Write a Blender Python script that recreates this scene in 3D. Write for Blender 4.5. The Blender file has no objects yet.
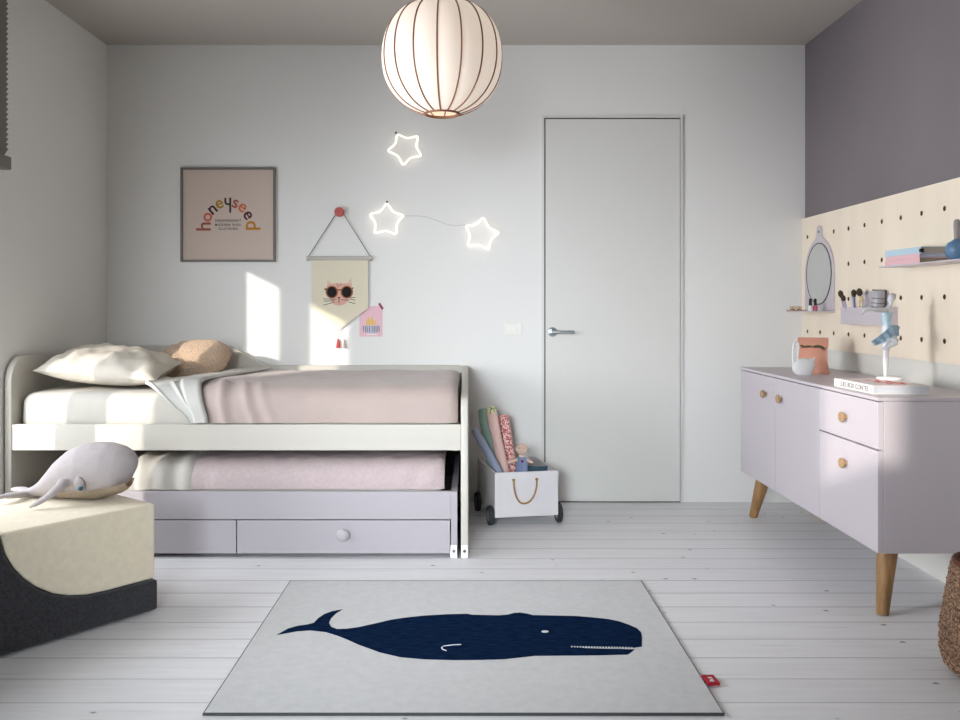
import bpy, bmesh, math, random
from mathutils import Vector, Matrix, noise
random.seed(7)
PI = math.pi
C = bpy.context.scene.collection
F = 866.0; VX = 470.0; VY = 307.0; EYE = 1.066
def wx(px, Y): return (px-VX)*Y/F
def wz(py, Y): return EYE-(py-VY)*Y/F
def lin(c):
    c = c/255.0
    return c/12.92 if c <= .04045 else ((c+.055)/1.055)**2.4
def rgb(r, g, b): return (lin(r), lin(g), lin(b), 1)

# ------------------------------------------------------------ materials
def new_mat(name):
    m = bpy.data.materials.new(name); m.use_nodes = True
    nt = m.node_tree; return m, nt, nt.nodes['Principled BSDF']
def mat(name, col, rough=.5, metal=0, var=0, vscale=8, bump=0, bscale=200, sheen=0, emis=0, emc=None, stretch=None, bdist=.002, spec=.5, sss=0, alpha=1, trans=0):
    m, nt, b = new_mat(name)
    c = rgb(*col)
    b.inputs['Base Color'].default_value = c
    b.inputs['Roughness'].default_value = rough
    b.inputs['Metallic'].default_value = metal
    b.inputs['Specular IOR Level'].default_value = spec
    if trans: b.inputs['Transmission Weight'].default_value = trans
    if sheen:
        b.inputs['Sheen Weight'].default_value = sheen
    if emis:
        b.inputs['Emission Color'].default_value = rgb(*(emc or col)); b.inputs['Emission Strength'].default_value = emis
    tc = nt.nodes.new('ShaderNodeTexCoord'); src = tc.outputs['Object']
    if stretch:
        mp = nt.nodes.new('ShaderNodeMapping'); mp.inputs['Scale'].default_value = stretch
        nt.links.new(src, mp.inputs['Vector']); src = mp.outputs['Vector']
    if var:
        n = nt.nodes.new('ShaderNodeTexNoise'); n.inputs['Scale'].default_value = vscale; n.inputs['Detail'].default_value = 5
        nt.links.new(src, n.inputs['Vector'])
        r = nt.nodes.new('ShaderNodeValToRGB')
        r.color_ramp.elements[0].position = .3; r.color_ramp.elements[1].position = .7
        r.color_ramp.elements[0].color = (c[0]*(1-var), c[1]*(1-var), c[2]*(1-var), 1)
        r.color_ramp.elements[1].color = (min(1, c[0]*(1+var)), min(1, c[1]*(1+var)), min(1, c[2]*(1+var)), 1)
        nt.links.new(n.outputs['Fac'], r.inputs['Fac']); nt.links.new(r.outputs['Color'], b.inputs['Base Color'])
    if bump:
        n2 = nt.nodes.new('ShaderNodeTexNoise'); n2.inputs['Scale'].default_value = bscale; n2.inputs['Detail'].default_value = 3
        nt.links.new(src, n2.inputs['Vector'])
        bp = nt.nodes.new('ShaderNodeBump'); bp.inputs['Strength'].default_value = bump; bp.inputs['Distance'].default_value = bdist
        nt.links.new(n2.outputs['Fac'], bp.inputs['Height']); nt.links.new(bp.outputs['Normal'], b.inputs['Normal'])
    return m
def two_tone(name, c1, c2, scale, thr, rough=.9, bump=0, soft=.03):
    m, nt, b = new_mat(name); b.inputs['Roughness'].default_value = rough
    tc = nt.nodes.new('ShaderNodeTexCoord'); n = nt.nodes.new('ShaderNodeTexNoise'); n.inputs['Scale'].default_value = scale; n.inputs['Detail'].default_value = 2
    nt.links.new(tc.outputs['Object'], n.inputs['Vector'])
    r = nt.nodes.new('ShaderNodeValToRGB'); r.color_ramp.elements[0].position = thr-soft; r.color_ramp.elements[1].position = thr+soft
    r.color_ramp.elements[0].color = rgb(*c1); r.color_ramp.elements[1].color = rgb(*c2)
    nt.links.new(n.outputs['Fac'], r.inputs['Fac']); nt.links.new(r.outputs['Color'], b.inputs['Base Color'])
    if bump:
        bp = nt.nodes.new('ShaderNodeBump'); bp.inputs['Strength'].default_value = bump; bp.inputs['Distance'].default_value = .004
        nt.links.new(n.outputs['Fac'], bp.inputs['Height']); nt.links.new(bp.outputs['Normal'], b.inputs['Normal'])
    return m

M = {}
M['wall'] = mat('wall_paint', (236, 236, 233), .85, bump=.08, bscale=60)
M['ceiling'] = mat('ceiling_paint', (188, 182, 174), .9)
M['door'] = mat('door_paint', (224, 224, 219), .32)
M['gap'] = mat('dark_gap', (58, 56, 54), .6)
M['jamb'] = mat('jamb_lacquer', (222, 222, 218), .4)
M['chrome'] = mat('satin_steel', (170, 178, 180), .28, .9)
M['white_plastic'] = mat('white_plastic', (240, 238, 233), .4)
M['bed'] = mat('bed_lacquer', (194, 190, 180), .45)
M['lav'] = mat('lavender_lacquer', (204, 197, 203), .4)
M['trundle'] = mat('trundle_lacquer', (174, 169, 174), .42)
M['bracket'] = mat('white_bracket', (235, 235, 235), .4)
M['screw'] = mat('screw_steel', (110, 108, 106), .4, .7)
M['sheet'] = mat('cream_sheet', (194, 190, 181), .9, bump=.25, bscale=9, bdist=.03, var=.02)
M['pillow'] = mat('cream_pillowcase', (208, 201, 188), .9, bump=.3, bscale=9, bdist=.03, var=.02)
M['duvet'] = mat('rose_duvet', (180, 164, 157), .85, bump=.3, bscale=7, bdist=.03, var=.03, sheen=.2)
M['duvet2'] = mat('rose_cotton_check', (190, 174, 174), .9, bump=.4, bscale=60, bdist=.004, var=.06, vscale=70)
M['lining'] = mat('grey_white_lining', (202, 201, 195), .9, bump=.2, bscale=10, bdist=.02)
M['boucle'] = mat('peach_boucle', (224, 192, 162), 1, var=.16, vscale=120, bump=1, bscale=160, bdist=.014, sheen=.3)
M['cream_fabric'] = mat('cream_woven_fabric', (236, 225, 200), .95, var=.05, vscale=40, bump=.4, bscale=500, bdist=.002, sheen=.2)
M['charcoal'] = mat('charcoal_felt', (56, 56, 60), .95, spec=.1, var=.35, vscale=130, bump=.7, bscale=350, bdist=.003, sheen=.3)
M['oak'] = mat('oak', (160, 122, 80), .5, var=.4, vscale=5, stretch=(8, 8, 1), bump=.1, bscale=30)
M['brass'] = mat('turned_wood', (176, 144, 106), .5, 0, var=.15, vscale=40)
M['board'] = mat('birch_plywood', (246, 233, 212), .5, var=.035, vscale=1.3, stretch=(1, 6, 1))
M['hole'] = mat('plywood_edge', (120, 92, 62), .8)
M['black'] = mat('black_plastic', (24, 22, 24), .35)
M['rubber'] = mat('dark_rubber', (48, 52, 52), .7)
M['hub'] = mat('grey_wheel_hub', (120, 126, 128), .5)
M['cart'] = mat('cart_white', (222, 220, 222), .5)
M['rope'] = mat('tan_rope', (170, 132, 82), .9, bump=.8, bscale=300)
M['rug'] = mat('rug_grey', (205, 206, 206), 1, var=.05, vscale=35, bump=.6, bscale=420, bdist=.003, sheen=.2)
M['rugedge'] = mat('rug_edge', (70, 70, 70), 1)
M['navy'] = mat('rug_navy', (20, 38, 66), 1, spec=0, var=.35, vscale=26, bump=.6, bscale=420, bdist=.003, stretch=(1, 4, 1))
M['rugwhite'] = mat('rug_white', (225, 228, 232), 1)
M['redtag'] = mat('red_tag', (170, 18, 38), .8)
M['frame'] = mat('picture_frame_grey', (112, 106, 100), .5)
M['poster'] = mat('poster_paper', (206, 190, 178), .85)
M['paper'] = mat('paper_white', (236, 235, 232), .8)
M['glow'] = mat('warm_shade', (206, 196, 186), .9, emis=.50, emc=(255, 236, 218), spec=.1)
M['copper'] = mat('copper_wire', (128, 84, 56), .5, .2)
M['neon'] = mat('neon_tube', (255, 248, 236), .5, emis=1.35, emc=(255, 242, 224))
M['clearcord'] = mat('pale_cord', (190, 190, 188), .5)
M['banner'] = mat('banner_canvas', (226, 219, 196), .9, bump=.2, bscale=300)
M['rod'] = mat('pale_rod', (196, 192, 184), .6)
M['redwood'] = mat('red_knob', (196, 92, 86), .5)
M['string'] = mat('grey_string', (96, 92, 90), .9)
M['pinkskin'] = mat('cat_pink', (222, 176, 158), .9)
M['ginger'] = mat('sunglass_brown', (150, 92, 56), .8)
M['ink'] = mat('dark_ink', (22, 18, 20), .9)
M['cardpink'] = mat('card_pink', (236, 196, 206), .8)
M['cardgold'] = mat('card_gold', (236, 196, 120), .8)
M['cardlilac'] = mat('card_lilac', (196, 192, 210), .8)
M['tape'] = mat('wine_tape', (150, 60, 84), .6)
M['tassel'] = mat('red_tassel', (190, 74, 78), .9, bump=.8, bscale=300)
M['tassel2'] = mat('pale_tassel', (224, 206, 200), .9, bump=.8, bscale=300)
M['blind'] = mat('blind_grey', (122, 116, 108), .5)
M['orange'] = mat('peach_paper', (224, 162, 138), .8, bump=.5, bscale=25, bdist=.01)
M['olive'] = mat('olive_bag_lining', (84, 76, 48), .8)
M['ceramic'] = mat('white_ceramic', (228, 230, 232), .25)
M['bluetint'] = mat('pale_blue_glaze', (194, 222, 236), .25, var=.25, vscale=30)
M['skirtblue'] = mat('blue_glaze', (192, 219, 236), .25, var=.16, vscale=25)
M['red'] = mat('red_print', (206, 66, 52), .6)
M['coverpink'] = mat('pale_pink_cover', (222, 212, 214), .5)
M['pages'] = mat('page_edges', (204, 208, 216), .8, stretch=(1, 1, 60), var=.06, vscale=12)
M['skyb'] = mat('sky_blue_cover', (186, 212, 224), .6)
M['pinkb'] = mat('pink_cover', (234, 192, 196), .6)
M['pages_grey'] = mat('grey_pages', (168, 164, 154), .8)
M['pages_blue'] = mat('blue_pages', (176, 186, 204), .8)
M['pages_olive'] = mat('olive_pages', (150, 140, 122), .8)
M['blue_vase'] = mat('blue_glaze_vase', (96, 132, 164), .45, var=.12, vscale=20)
M['grey_neck'] = mat('grey_neck', (150, 144, 144), .6)
M['mirror'] = mat('mirror_glass', (225, 228, 228), .03, 1)
M['jar'] = mat('smoked_glass', (176, 174, 180), .3)
M['bristle'] = mat('brown_bristles', (74, 62, 44), .95, bump=.9, bscale=500)
M['lavh'] = mat('lilac_handle', (178, 166, 196), .4)
M['blueh'] = mat('blue_handle', (128, 136, 190), .4)
M['creamh'] = mat('cream_handle', (236, 214, 170), .4)
M['pinkpolish'] = mat('pink_polish', (206, 92, 128), .2)
M['gold'] = mat('gold_trinket', (186, 152, 76), .35, .6)
M['coppertray'] = mat('copper_tray', (172, 108, 78), .4, .4)
M['stickblue'] = mat('blue_grey_fabric', (160, 170, 194), .95, bump=.4, bscale=300)
M['stickgreen'] = mat('sage_fabric', (160, 192, 178), .95, bump=.4, bscale=300)
M['stickpink'] = mat('pale_pink_fabric', (240, 204, 194), .95, bump=.4, bscale=300)
M['floralgreen'] = two_tone('green_floral_fabric', (120, 168, 90), (238, 226, 190), 90, .47)
M['floralpink'] = two_tone('pink_floral_fabric', (182, 92, 104), (240, 204, 194), 110, .5)
M['teal'] = mat('teal_fabric', (62, 92, 108), .95, bump=.4, bscale=200)
M['skin'] = mat('doll_skin', (220, 192, 176), .9, bump=.2, bscale=300)
M['denim'] = mat('blue_knit', (124, 138, 172), .95, bump=.6, bscale=250)
M['heart'] = mat('wine_heart', (120, 24, 58), .9)
M['sun_block'] = mat('sun_block_white', (235, 235, 235), .8)  # opaque white of the added panels that stop the sun

def mwicker():
    m, nt, b = new_mat('brown_wicker'); b.inputs['Roughness'].default_value = .85
    tc = nt.nodes.new('ShaderNodeTexCoord')
    w = nt.nodes.new('ShaderNodeTexVoronoi'); w.inputs['Scale'].default_value = 170
    nt.links.new(tc.outputs['Object'], w.inputs['Vector'])
    r = nt.nodes.new('ShaderNodeValToRGB'); r.color_ramp.elements[0].color = rgb(66, 46, 34); r.color_ramp.elements[1].color = rgb(190, 152, 120)
    r.color_ramp.elements[0].position = .1; r.color_ramp.elements[1].position = .95
    nt.links.new(w.outputs['Color'], r.inputs['Fac']); nt.links.new(r.outputs['Color'], b.inputs['Base Color'])
    bp = nt.nodes.new('ShaderNodeBump'); bp.inputs['Strength'].default_value = .8; bp.inputs['Distance'].default_value = .006
    nt.links.new(w.outputs['Distance'], bp.inputs['Height']); nt.links.new(bp.outputs['Normal'], b.inputs['Normal'])
    return m
M['wicker'] = mwicker()

def mwhale():   # lavender back, beige belly (the two cloths the toy is sewn from)
    m, nt, b = new_mat('whale_cloth'); b.inputs['Roughness'].default_value = .95
    tc = nt.nodes.new('ShaderNodeTexCoord')
    n = nt.nodes.new('ShaderNodeTexNoise'); n.inputs['Scale'].default_value = 30
    nt.links.new(tc.outputs['Object'], n.inputs['Vector'])
    r = nt.nodes.new('ShaderNodeValToRGB'); r.color_ramp.elements[0].color = rgb(174, 166, 167); r.color_ramp.elements[1].color = rgb(192, 185, 184)
    nt.links.new(n.outputs['Fac'], r.inputs['Fac']); nt.links.new(r.outputs['Color'], b.inputs['Base Color'])
    n2 = nt.nodes.new('ShaderNodeTexNoise'); n2.inputs['Scale'].default_value = 600
    nt.links.new(tc.outputs['Object'], n2.inputs['Vector'])
    bp = nt.nodes.new('ShaderNodeBump'); bp.inputs['Strength'].default_value = .4; bp.inputs['Distance'].default_value = .002
    nt.links.new(n2.outputs['Fac'], bp.inputs['Height']); nt.links.new(bp.outputs['Normal'], b.inputs['Normal'])
    return m
M['whale'] = mwhale()
M['belly'] = mat('whale_belly', (222, 206, 184), .95, var=.08, vscale=60, bump=.4, bscale=500)

def mfloor():
    m, nt, b = new_mat('white_painted_planks'); N = nt.nodes; L = nt.links
    tc = N.new('ShaderNodeTexCoord'); sp = N.new('ShaderNodeSeparateXYZ'); L.new(tc.outputs['Object'], sp.inputs[0])
    def mth(op, a, b_=None, c_=None):
        n = N.new('ShaderNodeMath'); n.operation = op
        for i, v in enumerate((a, b_, c_)):
            if v is None: continue
            if isinstance(v, (int, float)): n.inputs[i].default_value = v
            else: L.new(v, n.inputs[i])
        return n.outputs[0]
    W = .149
    t = mth('DIVIDE', mth('SUBTRACT', sp.outputs['Y'], 2.333-20*W), W)
    k = mth('FLOOR', t); fr = mth('SUBTRACT', t, k)
    wn = N.new('ShaderNodeTexWhiteNoise'); wn.noise_dimensions = '1D'; L.new(k, wn.inputs['W'])
    # butt joints along x, one per plank
    tx = mth('ADD', mth('DIVIDE', sp.outputs['X'], 3.1), mth('MULTIPLY', wn.outputs['Value'], 7.3))
    fx = mth('SUBTRACT', tx, mth('FLOOR', tx))
    ex = mth('MINIMUM', fx, mth('SUBTRACT', 1, fx))
    jx = mth('MULTIPLY', ex, 3.1)
    e = mth('MULTIPLY', mth('MINIMUM', fr, mth('SUBTRACT', 1, fr)), W)
    e2 = e
    mr = N.new('ShaderNodeMapRange'); mr.interpolation_type = 'SMOOTHSTEP'
    L.new(e2, mr.inputs['Value']); mr.inputs['From Min'].default_value = .0007; mr.inputs['From Max'].default_value = .0032
    # the grooves are not all equally deep
    gd = mth('ADD', mth('MULTIPLY', mth('FRACT', mth('MULTIPLY', wn.outputs['Value'], 13.7)), .5), .35)
    groove = mth('SUBTRACT', 1, mth('MULTIPLY', mth('SUBTRACT', 1, mr.outputs[0]), gd))
    cb = N.new('ShaderNodeCombineXYZ'); L.new(mth('MULTIPLY', sp.outputs['X'], .9), cb.inputs[0]); L.new(mth('MULTIPLY', sp.outputs['Y'], 14), cb.inputs[1]); L.new(mth('MULTIPLY', k, 3.7), cb.inputs[2])
    gn = N.new('ShaderNodeTexNoise'); gn.inputs['Scale'].default_value = 3; gn.inputs['Detail'].default_value = 6; L.new(cb.outputs[0], gn.inputs['Vector'])
    base = N.new('ShaderNodeValToRGB'); base.color_ramp.elements[0].position = .28; base.color_ramp.elements[1].position = .6
    base.color_ramp.elements[0].color = rgb(234, 234, 236); base.color_ramp.elements[1].color = rgb(241, 242, 244)
    L.new(gn.outputs['Fac'], base.inputs['Fac'])
    # plank to plank tone
    tone = N.new('ShaderNodeMix'); tone.data_type = 'RGBA'; tone.blend_type = 'MULTIPLY'; tone.inputs['Factor'].default_value = 1
    pv = mth('ADD', .965, mth('MULTIPLY', wn.outputs['Value'], .04))
    cc = N.new('ShaderNodeCombineColor'); [L.new(pv, cc.inputs[i]) for i in range(3)]
    L.new(base.outputs['Color'], tone.inputs['A']); L.new(cc.outputs[0], tone.inputs['B'])
    # knots
    kc = N.new('ShaderNodeCombineXYZ'); L.new(mth('MULTIPLY', sp.outputs['X'], .6), kc.inputs[0]); L.new(sp.outputs['Y'], kc.inputs[1]); L.new(mth('MULTIPLY', k, .37), kc.inputs[2])
    vo = N.new('ShaderNodeTexVoronoi'); vo.inputs['Scale'].default_value = 12; L.new(kc.outputs[0], vo.inputs['Vector'])
    kr = N.new('ShaderNodeMapRange'); kr.interpolation_type = 'SMOOTHSTEP'; kr.inputs['From Min'].default_value = .03; kr.inputs['From Max'].default_value = .12; L.new(vo.outputs['Distance'], kr.inputs['Value'])
    sc = N.new('ShaderNodeSeparateColor'); L.new(vo.outputs['Color'], sc.inputs[0])
    on = mth('GREATER_THAN', sc.outputs[0], .3)
    kn = mth('MULTIPLY', mth('SUBTRACT', 1, kr.outputs[0]), on)
    kf = mth('MULTIPLY', mth('MULTIPLY', kn, kn), .95)
    mk = N.new('ShaderNodeMix'); mk.data_type = 'RGBA'; L.new(kf, mk.inputs['Factor']); L.new(tone.outputs['Result'], mk.inputs['A']); mk.inputs['B'].default_value = rgb(104, 96, 96)
    # fine long cracks and worn scratches
    c2 = N.new('ShaderNodeCombineXYZ'); L.new(mth('MULTIPLY', sp.outputs['X'], 1.2), c2.inputs[0]); L.new(mth('MULTIPLY', sp.outputs['Y'], 60), c2.inputs[1]); L.new(k, c2.inputs[2])
    n3 = N.new('ShaderNodeTexNoise'); n3.inputs['Scale'].default_value = 2.2; n3.inputs['Detail'].default_value = 3; L.new(c2.outputs[0], n3.inputs['Vector'])
    cr = N.new('ShaderNodeMapRange'); cr.inputs['From Min'].default_value = .68; cr.inputs['From Max'].default_value = .74; L.new(n3.outputs['Fac'], cr.inputs['Value'])
    mc = N.new('ShaderNodeMix'); mc.data_type = 'RGBA'; L.new(mth('MULTIPLY', cr.outputs[0], .35), mc.inputs['Factor']); L.new(mk.outputs['Result'], mc.inputs['A']); mc.inputs['B'].default_value = rgb(140, 136, 138)
    gr = N.new('ShaderNodeMix'); gr.data_type = 'RGBA'; L.new(groove, gr.inputs['Factor']); gr.inputs['A'].default_value = rgb(70, 66, 66); L.new(mc.outputs['Result'], gr.inputs['B'])
    L.new(gr.outputs['Result'], b.inputs['Base Color'])
    b.inputs['Roughness'].default_value = .42
    bp = N.new('ShaderNodeBump'); bp.inputs['Strength'].default_value = .45; bp.inputs['Distance'].default_value = .003
    hs = mth('ADD', mr.outputs[0], mth('MULTIPLY', gn.outputs['Fac'], .10)); L.new(hs, bp.inputs['Height']); L.new(bp.outputs['Normal'], b.inputs['Normal'])
    return m
M['floor'] = mfloor()

def mwall2():   # right wall: dark plum paint from the board's lower edge upwards, light below
    m, nt, b = new_mat('plum_and_white_wall'); b.inputs['Roughness'].default_value = .85
    tc = nt.nodes.new('ShaderNodeTexCoord'); sp = nt.nodes.new('ShaderNodeSeparateXYZ'); nt.links.new(tc.outputs['Object'], sp.inputs[0])
    g = nt.nodes.new('ShaderNodeMath'); g.operation = 'GREATER_THAN'; g.inputs[1].default_value = .90; nt.links.new(sp.outputs['Z'], g.inputs[0])
    n = nt.nodes.new('ShaderNodeTexNoise'); n.inputs['Scale'].default_value = 2.5; n.inputs['Detail'].default_value = 4; nt.links.new(tc.outputs['Object'], n.inputs['Vector'])
    r = nt.nodes.new('ShaderNodeValToRGB'); r.color_ramp.elements[0].color = rgb(118, 111, 116); r.color_ramp.elements[1].color = rgb(130, 123, 127)
    nt.links.new(n.outputs['Fac'], r.inputs['Fac'])
    x = nt.nodes.new('ShaderNodeMix'); x.data_type = 'RGBA'; nt.links.new(g.outputs[0], x.inputs['Factor']); x.inputs['A'].default_value = rgb(226, 225, 218); nt.links.new(r.outputs['Color'], x.inputs['B'])
    nt.links.new(x.outputs['Result'], b.inputs['Base Color'])
    return m
M['wall_plum'] = mwall2()

# ------------------------------------------------------------ object helpers
LOC = {}
def _link(o, parent):
    C.objects.link(o)
    if parent is not None: o.parent = parent
def thing(name, label, cat, loc=(0, 0, 0), group=None):
    o = bpy.data.objects.new(name, None); C.objects.link(o); o.empty_display_size = .05
    o.location = loc; LOC[o.name] = Vector(loc); o['label'] = label; o['category'] = cat
    if group: o['group'] = group
    return o
def obj(name, bm, m, parent=None, smooth=False, label=None):
    """link a bmesh, given in world coordinates, as one object"""
    if isinstance(m, str): m = M[m]
    ms = m if isinstance(m, (list, tuple)) else [m]
    ms = [M[x] if isinstance(x, str) else x for x in ms]
    bmesh.ops.recalc_face_normals(bm, faces=bm.faces[:])
    vs = [v.co for v in bm.verts]
    lo = Vector([min(v[i] for v in vs) for i in range(3)]); hi = Vector([max(v[i] for v in vs) for i in range(3)])
    org = Vector(((lo.x+hi.x)/2, (lo.y+hi.y)/2, lo.z))
    par = LOC[parent.name] if parent is not None else Vector((0, 0, 0))
    for v in bm.verts: v.co -= org
    me = bpy.data.meshes.new(name)
    for f in bm.faces: f.smooth = smooth
    bm.to_mesh(me); bm.free()
    for x in ms: me.materials.append(x)
    o = bpy.data.objects.new(name, me); _link(o, parent)
    o.location = org-par; LOC[o.name] = org
    if label: o['label'] = label
    if smooth == 'auto' or smooth is True:
        try: me.set_sharp_from_angle(angle=math.radians(45))
        except Exception: pass
    return o
def tag(o, label, cat, group=None):
    o['label'] = label; o['category'] = cat
    if group: o['group'] = group
    return o
def struct(name, bm, m, parent=None, smooth=False):
    o = obj(name, bm, m, parent, smooth)
    if parent is None:
        o['kind'] = 'structure'
    return o
def dup(root, loc, label=None, name=None):
    r = root.copy(); C.objects.link(r); r.location = loc; LOC[r.name] = Vector(loc)
    if label: r['label'] = label
    for ch in list(root.children):
        c = ch.copy(); C.objects.link(c); c.parent = r
        for g in ch.children:
            d = g.copy(); C.objects.link(d); d.parent = c
    return r

# ------------------------------------------------------------ mesh helpers
def B(): return bmesh.new()
def box(bm, lo, hi, bev=0, seg=2, mi=0, rot=None, piv=None):
    t = bmesh.new(); bmesh.ops.create_cube(t, size=1)
    lo = Vector(lo); hi = Vector(hi); s = hi-lo; c = (hi+lo)/2
    for v in t.verts: v.co = Vector((v.co.x*s.x, v.co.y*s.y, v.co.z*s.z))+c
    if bev: bmesh.ops.bevel(t, geom=t.edges[:], offset=bev, segments=seg, affect='EDGES', profile=.5)
    if rot is not None:
        p = Vector(piv) if piv is not None else c
        for v in t.verts: v.co = rot @ (v.co-p)+p
    return merge(bm, t, mi)
def merge(bm, t, mi=0):
    for f in t.faces: f.material_index = mi
    me = bpy.data.meshes.new('tmp'); t.to_mesh(me); t.free(); bm.from_mesh(me); bpy.data.meshes.remove(me)
    return bm
def prism(bm, pts, d0, d1, axis='Y', bev=0, seg=2, mi=0, xf=None):
    """polygon pts (two coords) extruded along axis from d0 to d1"""
    t = bmesh.new()
    def mk(p, d):
        if axis == 'Y': return Vector((p[0], d, p[1]))
        if axis == 'X': return Vector((d, p[0], p[1]))
        return Vector((p[0], p[1], d))
    a = [t.verts.new(mk(p, d0)) for p in pts]; b = [t.verts.new(mk(p, d1)) for p in pts]
    t.faces.new(a); t.faces.new(b[::-1]); n = len(pts)
    for i in range(n): t.faces.new((a[i], b[i], b[(i+1) % n], a[(i+1) % n]))
    bmesh.ops.recalc_face_normals(t, faces=t.faces[:])
    if bev:
        es = [e for e in t.edges if len(e.link_faces) == 2 and any(len(f.verts) > 4 or f.verts[:] == a for f in e.link_faces)]
        bmesh.ops.bevel(t, geom=es, offset=bev, segments=seg, affect='EDGES', profile=.5)
    if xf is not None:
        for v in t.verts: v.co = xf @ v.co
    return merge(bm, t, mi)
def tube(bm, pts, r, seg=8, closed=False, mi=0, flat=None):
    pts = [Vector(p) for p in pts]; n = len(pts)
    rs = r if isinstance(r, (list, tuple)) else [r]*n
    t = bmesh.new(); rings = []; up = None
    for i, p in enumerate(pts):
        if closed: d = pts[(i+1) % n]-pts[i-1]
        else: d = pts[min(i+1, n-1)]-pts[max(i-1, 0)]
        d.normalize()
        if up is None:
            up = Vector((0, 0, 1)) if abs(d.z) < .9 else Vector((0, 1, 0))
        s = d.cross(up).normalized(); up = s.cross(d).normalized()
        rr = rs[i]; ra, rb = (rr if isinstance(rr, tuple) else (rr, rr))
        rings.append([t.verts.new(p+s*math.cos(a)*ra+up*math.sin(a)*rb) for a in [2*PI*k/seg for k in range(seg)]])
    m = n if closed else n-1
    for i in range(m):
        A = rings[i]; Bq = rings[(i+1) % n]
        for k in range(seg): t.faces.new((A[k], A[(k+1) % seg], Bq[(k+1) % seg], Bq[k]))
    if not closed:
        t.faces.new(rings[0][::-1]); t.faces.new(rings[-1])
    return merge(bm, t, mi)
def lathe(bm, prof, c=(0, 0, 0), seg=32, mi=0, rot=None, sx=1, sy=1, cap=True):
    t = bmesh.new(); c = Vector(c); rings = []
    for (r, z) in prof:
        rings.append([t.verts.new(Vector((max(r, 1e-4)*math.cos(2*PI*k/seg)*sx, max(r, 1e-4)*math.sin(2*PI*k/seg)*sy, z))) for k in range(seg)])
    for i in range(len(rings)-1):
        for k in range(seg): t.faces.new((rings[i][k], rings[i][(k+1) % seg], rings[i+1][(k+1) % seg], rings[i+1][k]))
    if cap: t.faces.new(rings[0][::-1]); t.faces.new(rings[-1])
    for v in t.verts: v.co = (rot @ v.co if rot is not None else v.co)+c
    return merge(bm, t, mi)
def ball(bm, c, r, sub=3, mi=0, rot=None):
    t = bmesh.new(); bmesh.ops.create_icosphere(t, subdivisions=sub, radius=1)
    rr = r if isinstance(r, (tuple, list)) else (r, r, r)
    for v in t.verts:
        q = Vector((v.co.x*rr[0], v.co.y*rr[1], v.co.z*rr[2])); v.co = (rot @ q if rot is not None else q)+Vector(c)
    return merge(bm, t, mi)
def soft_box(bm, lo, hi, r, step=.03, amp=.004, sc=5, seed=0, mi=0, shape=None):
    """rounded cushion block, gridded and rumpled by noise"""
    lo = Vector(lo); hi = Vector(hi); t = bmesh.new()
    n = [max(4, int((hi[i]-lo[i])/step)) for i in range(3)]
    c0 = lo+Vector((r, r, r)); c1 = hi-Vector((r, r, r)); cache = {}
    def vert(p):
        key = (round(p.x, 5), round(p.y, 5), round(p.z, 5))
        if key in cache: return cache[key]
        q = Vector([min(max(p[i], c0[i]), c1[i]) for i in range(3)]); d = p-q
        nn = d.normalized() if d.length > 1e-9 else Vector((0, 0, 1))
        s = q+nn*r
        w = noise.noise(s*sc+Vector((seed, 0, 0)))*amp+noise.noise(s*sc*2.7+Vector((0, seed, 0)))*amp*.5
        s = s+nn*w
        if shape: s = shape(s, nn)
        v = t.verts.new(s); cache[key] = v; return v
    for ax in range(3):
        u, w = (ax+1) % 3, (ax+2) % 3
        for side in (0, 1):
            for i in range(n[u]):
                for j in range(n[w]):
                    ps = []
                    for (a, b) in ((0, 0), (1, 0), (1, 1), (0, 1)):
                        p = Vector((0, 0, 0)); p[ax] = hi[ax] if side else lo[ax]
                        p[u] = lo[u]+(hi[u]-lo[u])*(i+a)/n[u]; p[w] = lo[w]+(hi[w]-lo[w])*(j+b)/n[w]
                        ps.append(vert(p))
                    if not side: ps = ps[::-1]
                    try: t.faces.new(ps)
                    except ValueError: pass
    return merge(bm, t, mi)
def pillow_bm(bm, w, d, h, M4, n=28, amp=.006, seed=0, p=2.6, mi=0, sc=14):
    t = bmesh.new(); top = {}; bot = {}
    for i in range(n+1):
        for j in range(n+1):
            u = -1+2*i/n; v = -1+2*j/n
            prof = max(0, (1-abs(u)**p))**.55*max(0, (1-abs(v)**p))**.55
            ex = 1-.07*(1-abs(v)**2)*0-.06*(1-v*v)*abs(u)**3; ey = 1-.08*(1-u*u)*abs(v)**3
            x = u*w/2*ex; y = v*d/2*ey
            rad = noise.noise(Vector((u*3+seed, v*3, 1)))*amp+noise.noise(Vector((x*sc*2, y*sc, seed)))*amp*.7
            edge = i in (0, n) or j in (0, n)
            q = Vector((x, y, h/2*prof+(0 if edge else rad*min(1, prof*2)))); top[i, j] = t.verts.new(M4 @ q)
            if edge: bot[i, j] = top[i, j]
            else: bot[i, j] = t.verts.new(M4 @ Vector((x, y, -h/2*prof*.8)))
    for i in range(n):
        for j in range(n):
            t.faces.new((top[i, j], top[i+1, j], top[i+1, j+1], top[i, j+1]))
            fs = (bot[i, j], bot[i, j+1], bot[i+1, j+1], bot[i+1, j])
            if len(set(fs)) > 2 and not all(a in top.values() for a in fs): t.faces.new(fs)
            else:
                try: t.faces.new(fs)
                except ValueError: pass
    return merge(bm, t, mi)
def chaikin(pts, k=2, closed=True):
    pts = [Vector(p) for p in pts]
    for _ in range(k):
        q = []; n = len(pts)
        for i in range(n if closed else n-1):
            a = pts[i]; b = pts[(i+1) % n]; q += [a*.75+b*.25, a*.25+b*.75]
        if not closed: q = [pts[0]]+q+[pts[-1]]
        pts = q
    return pts
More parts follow.
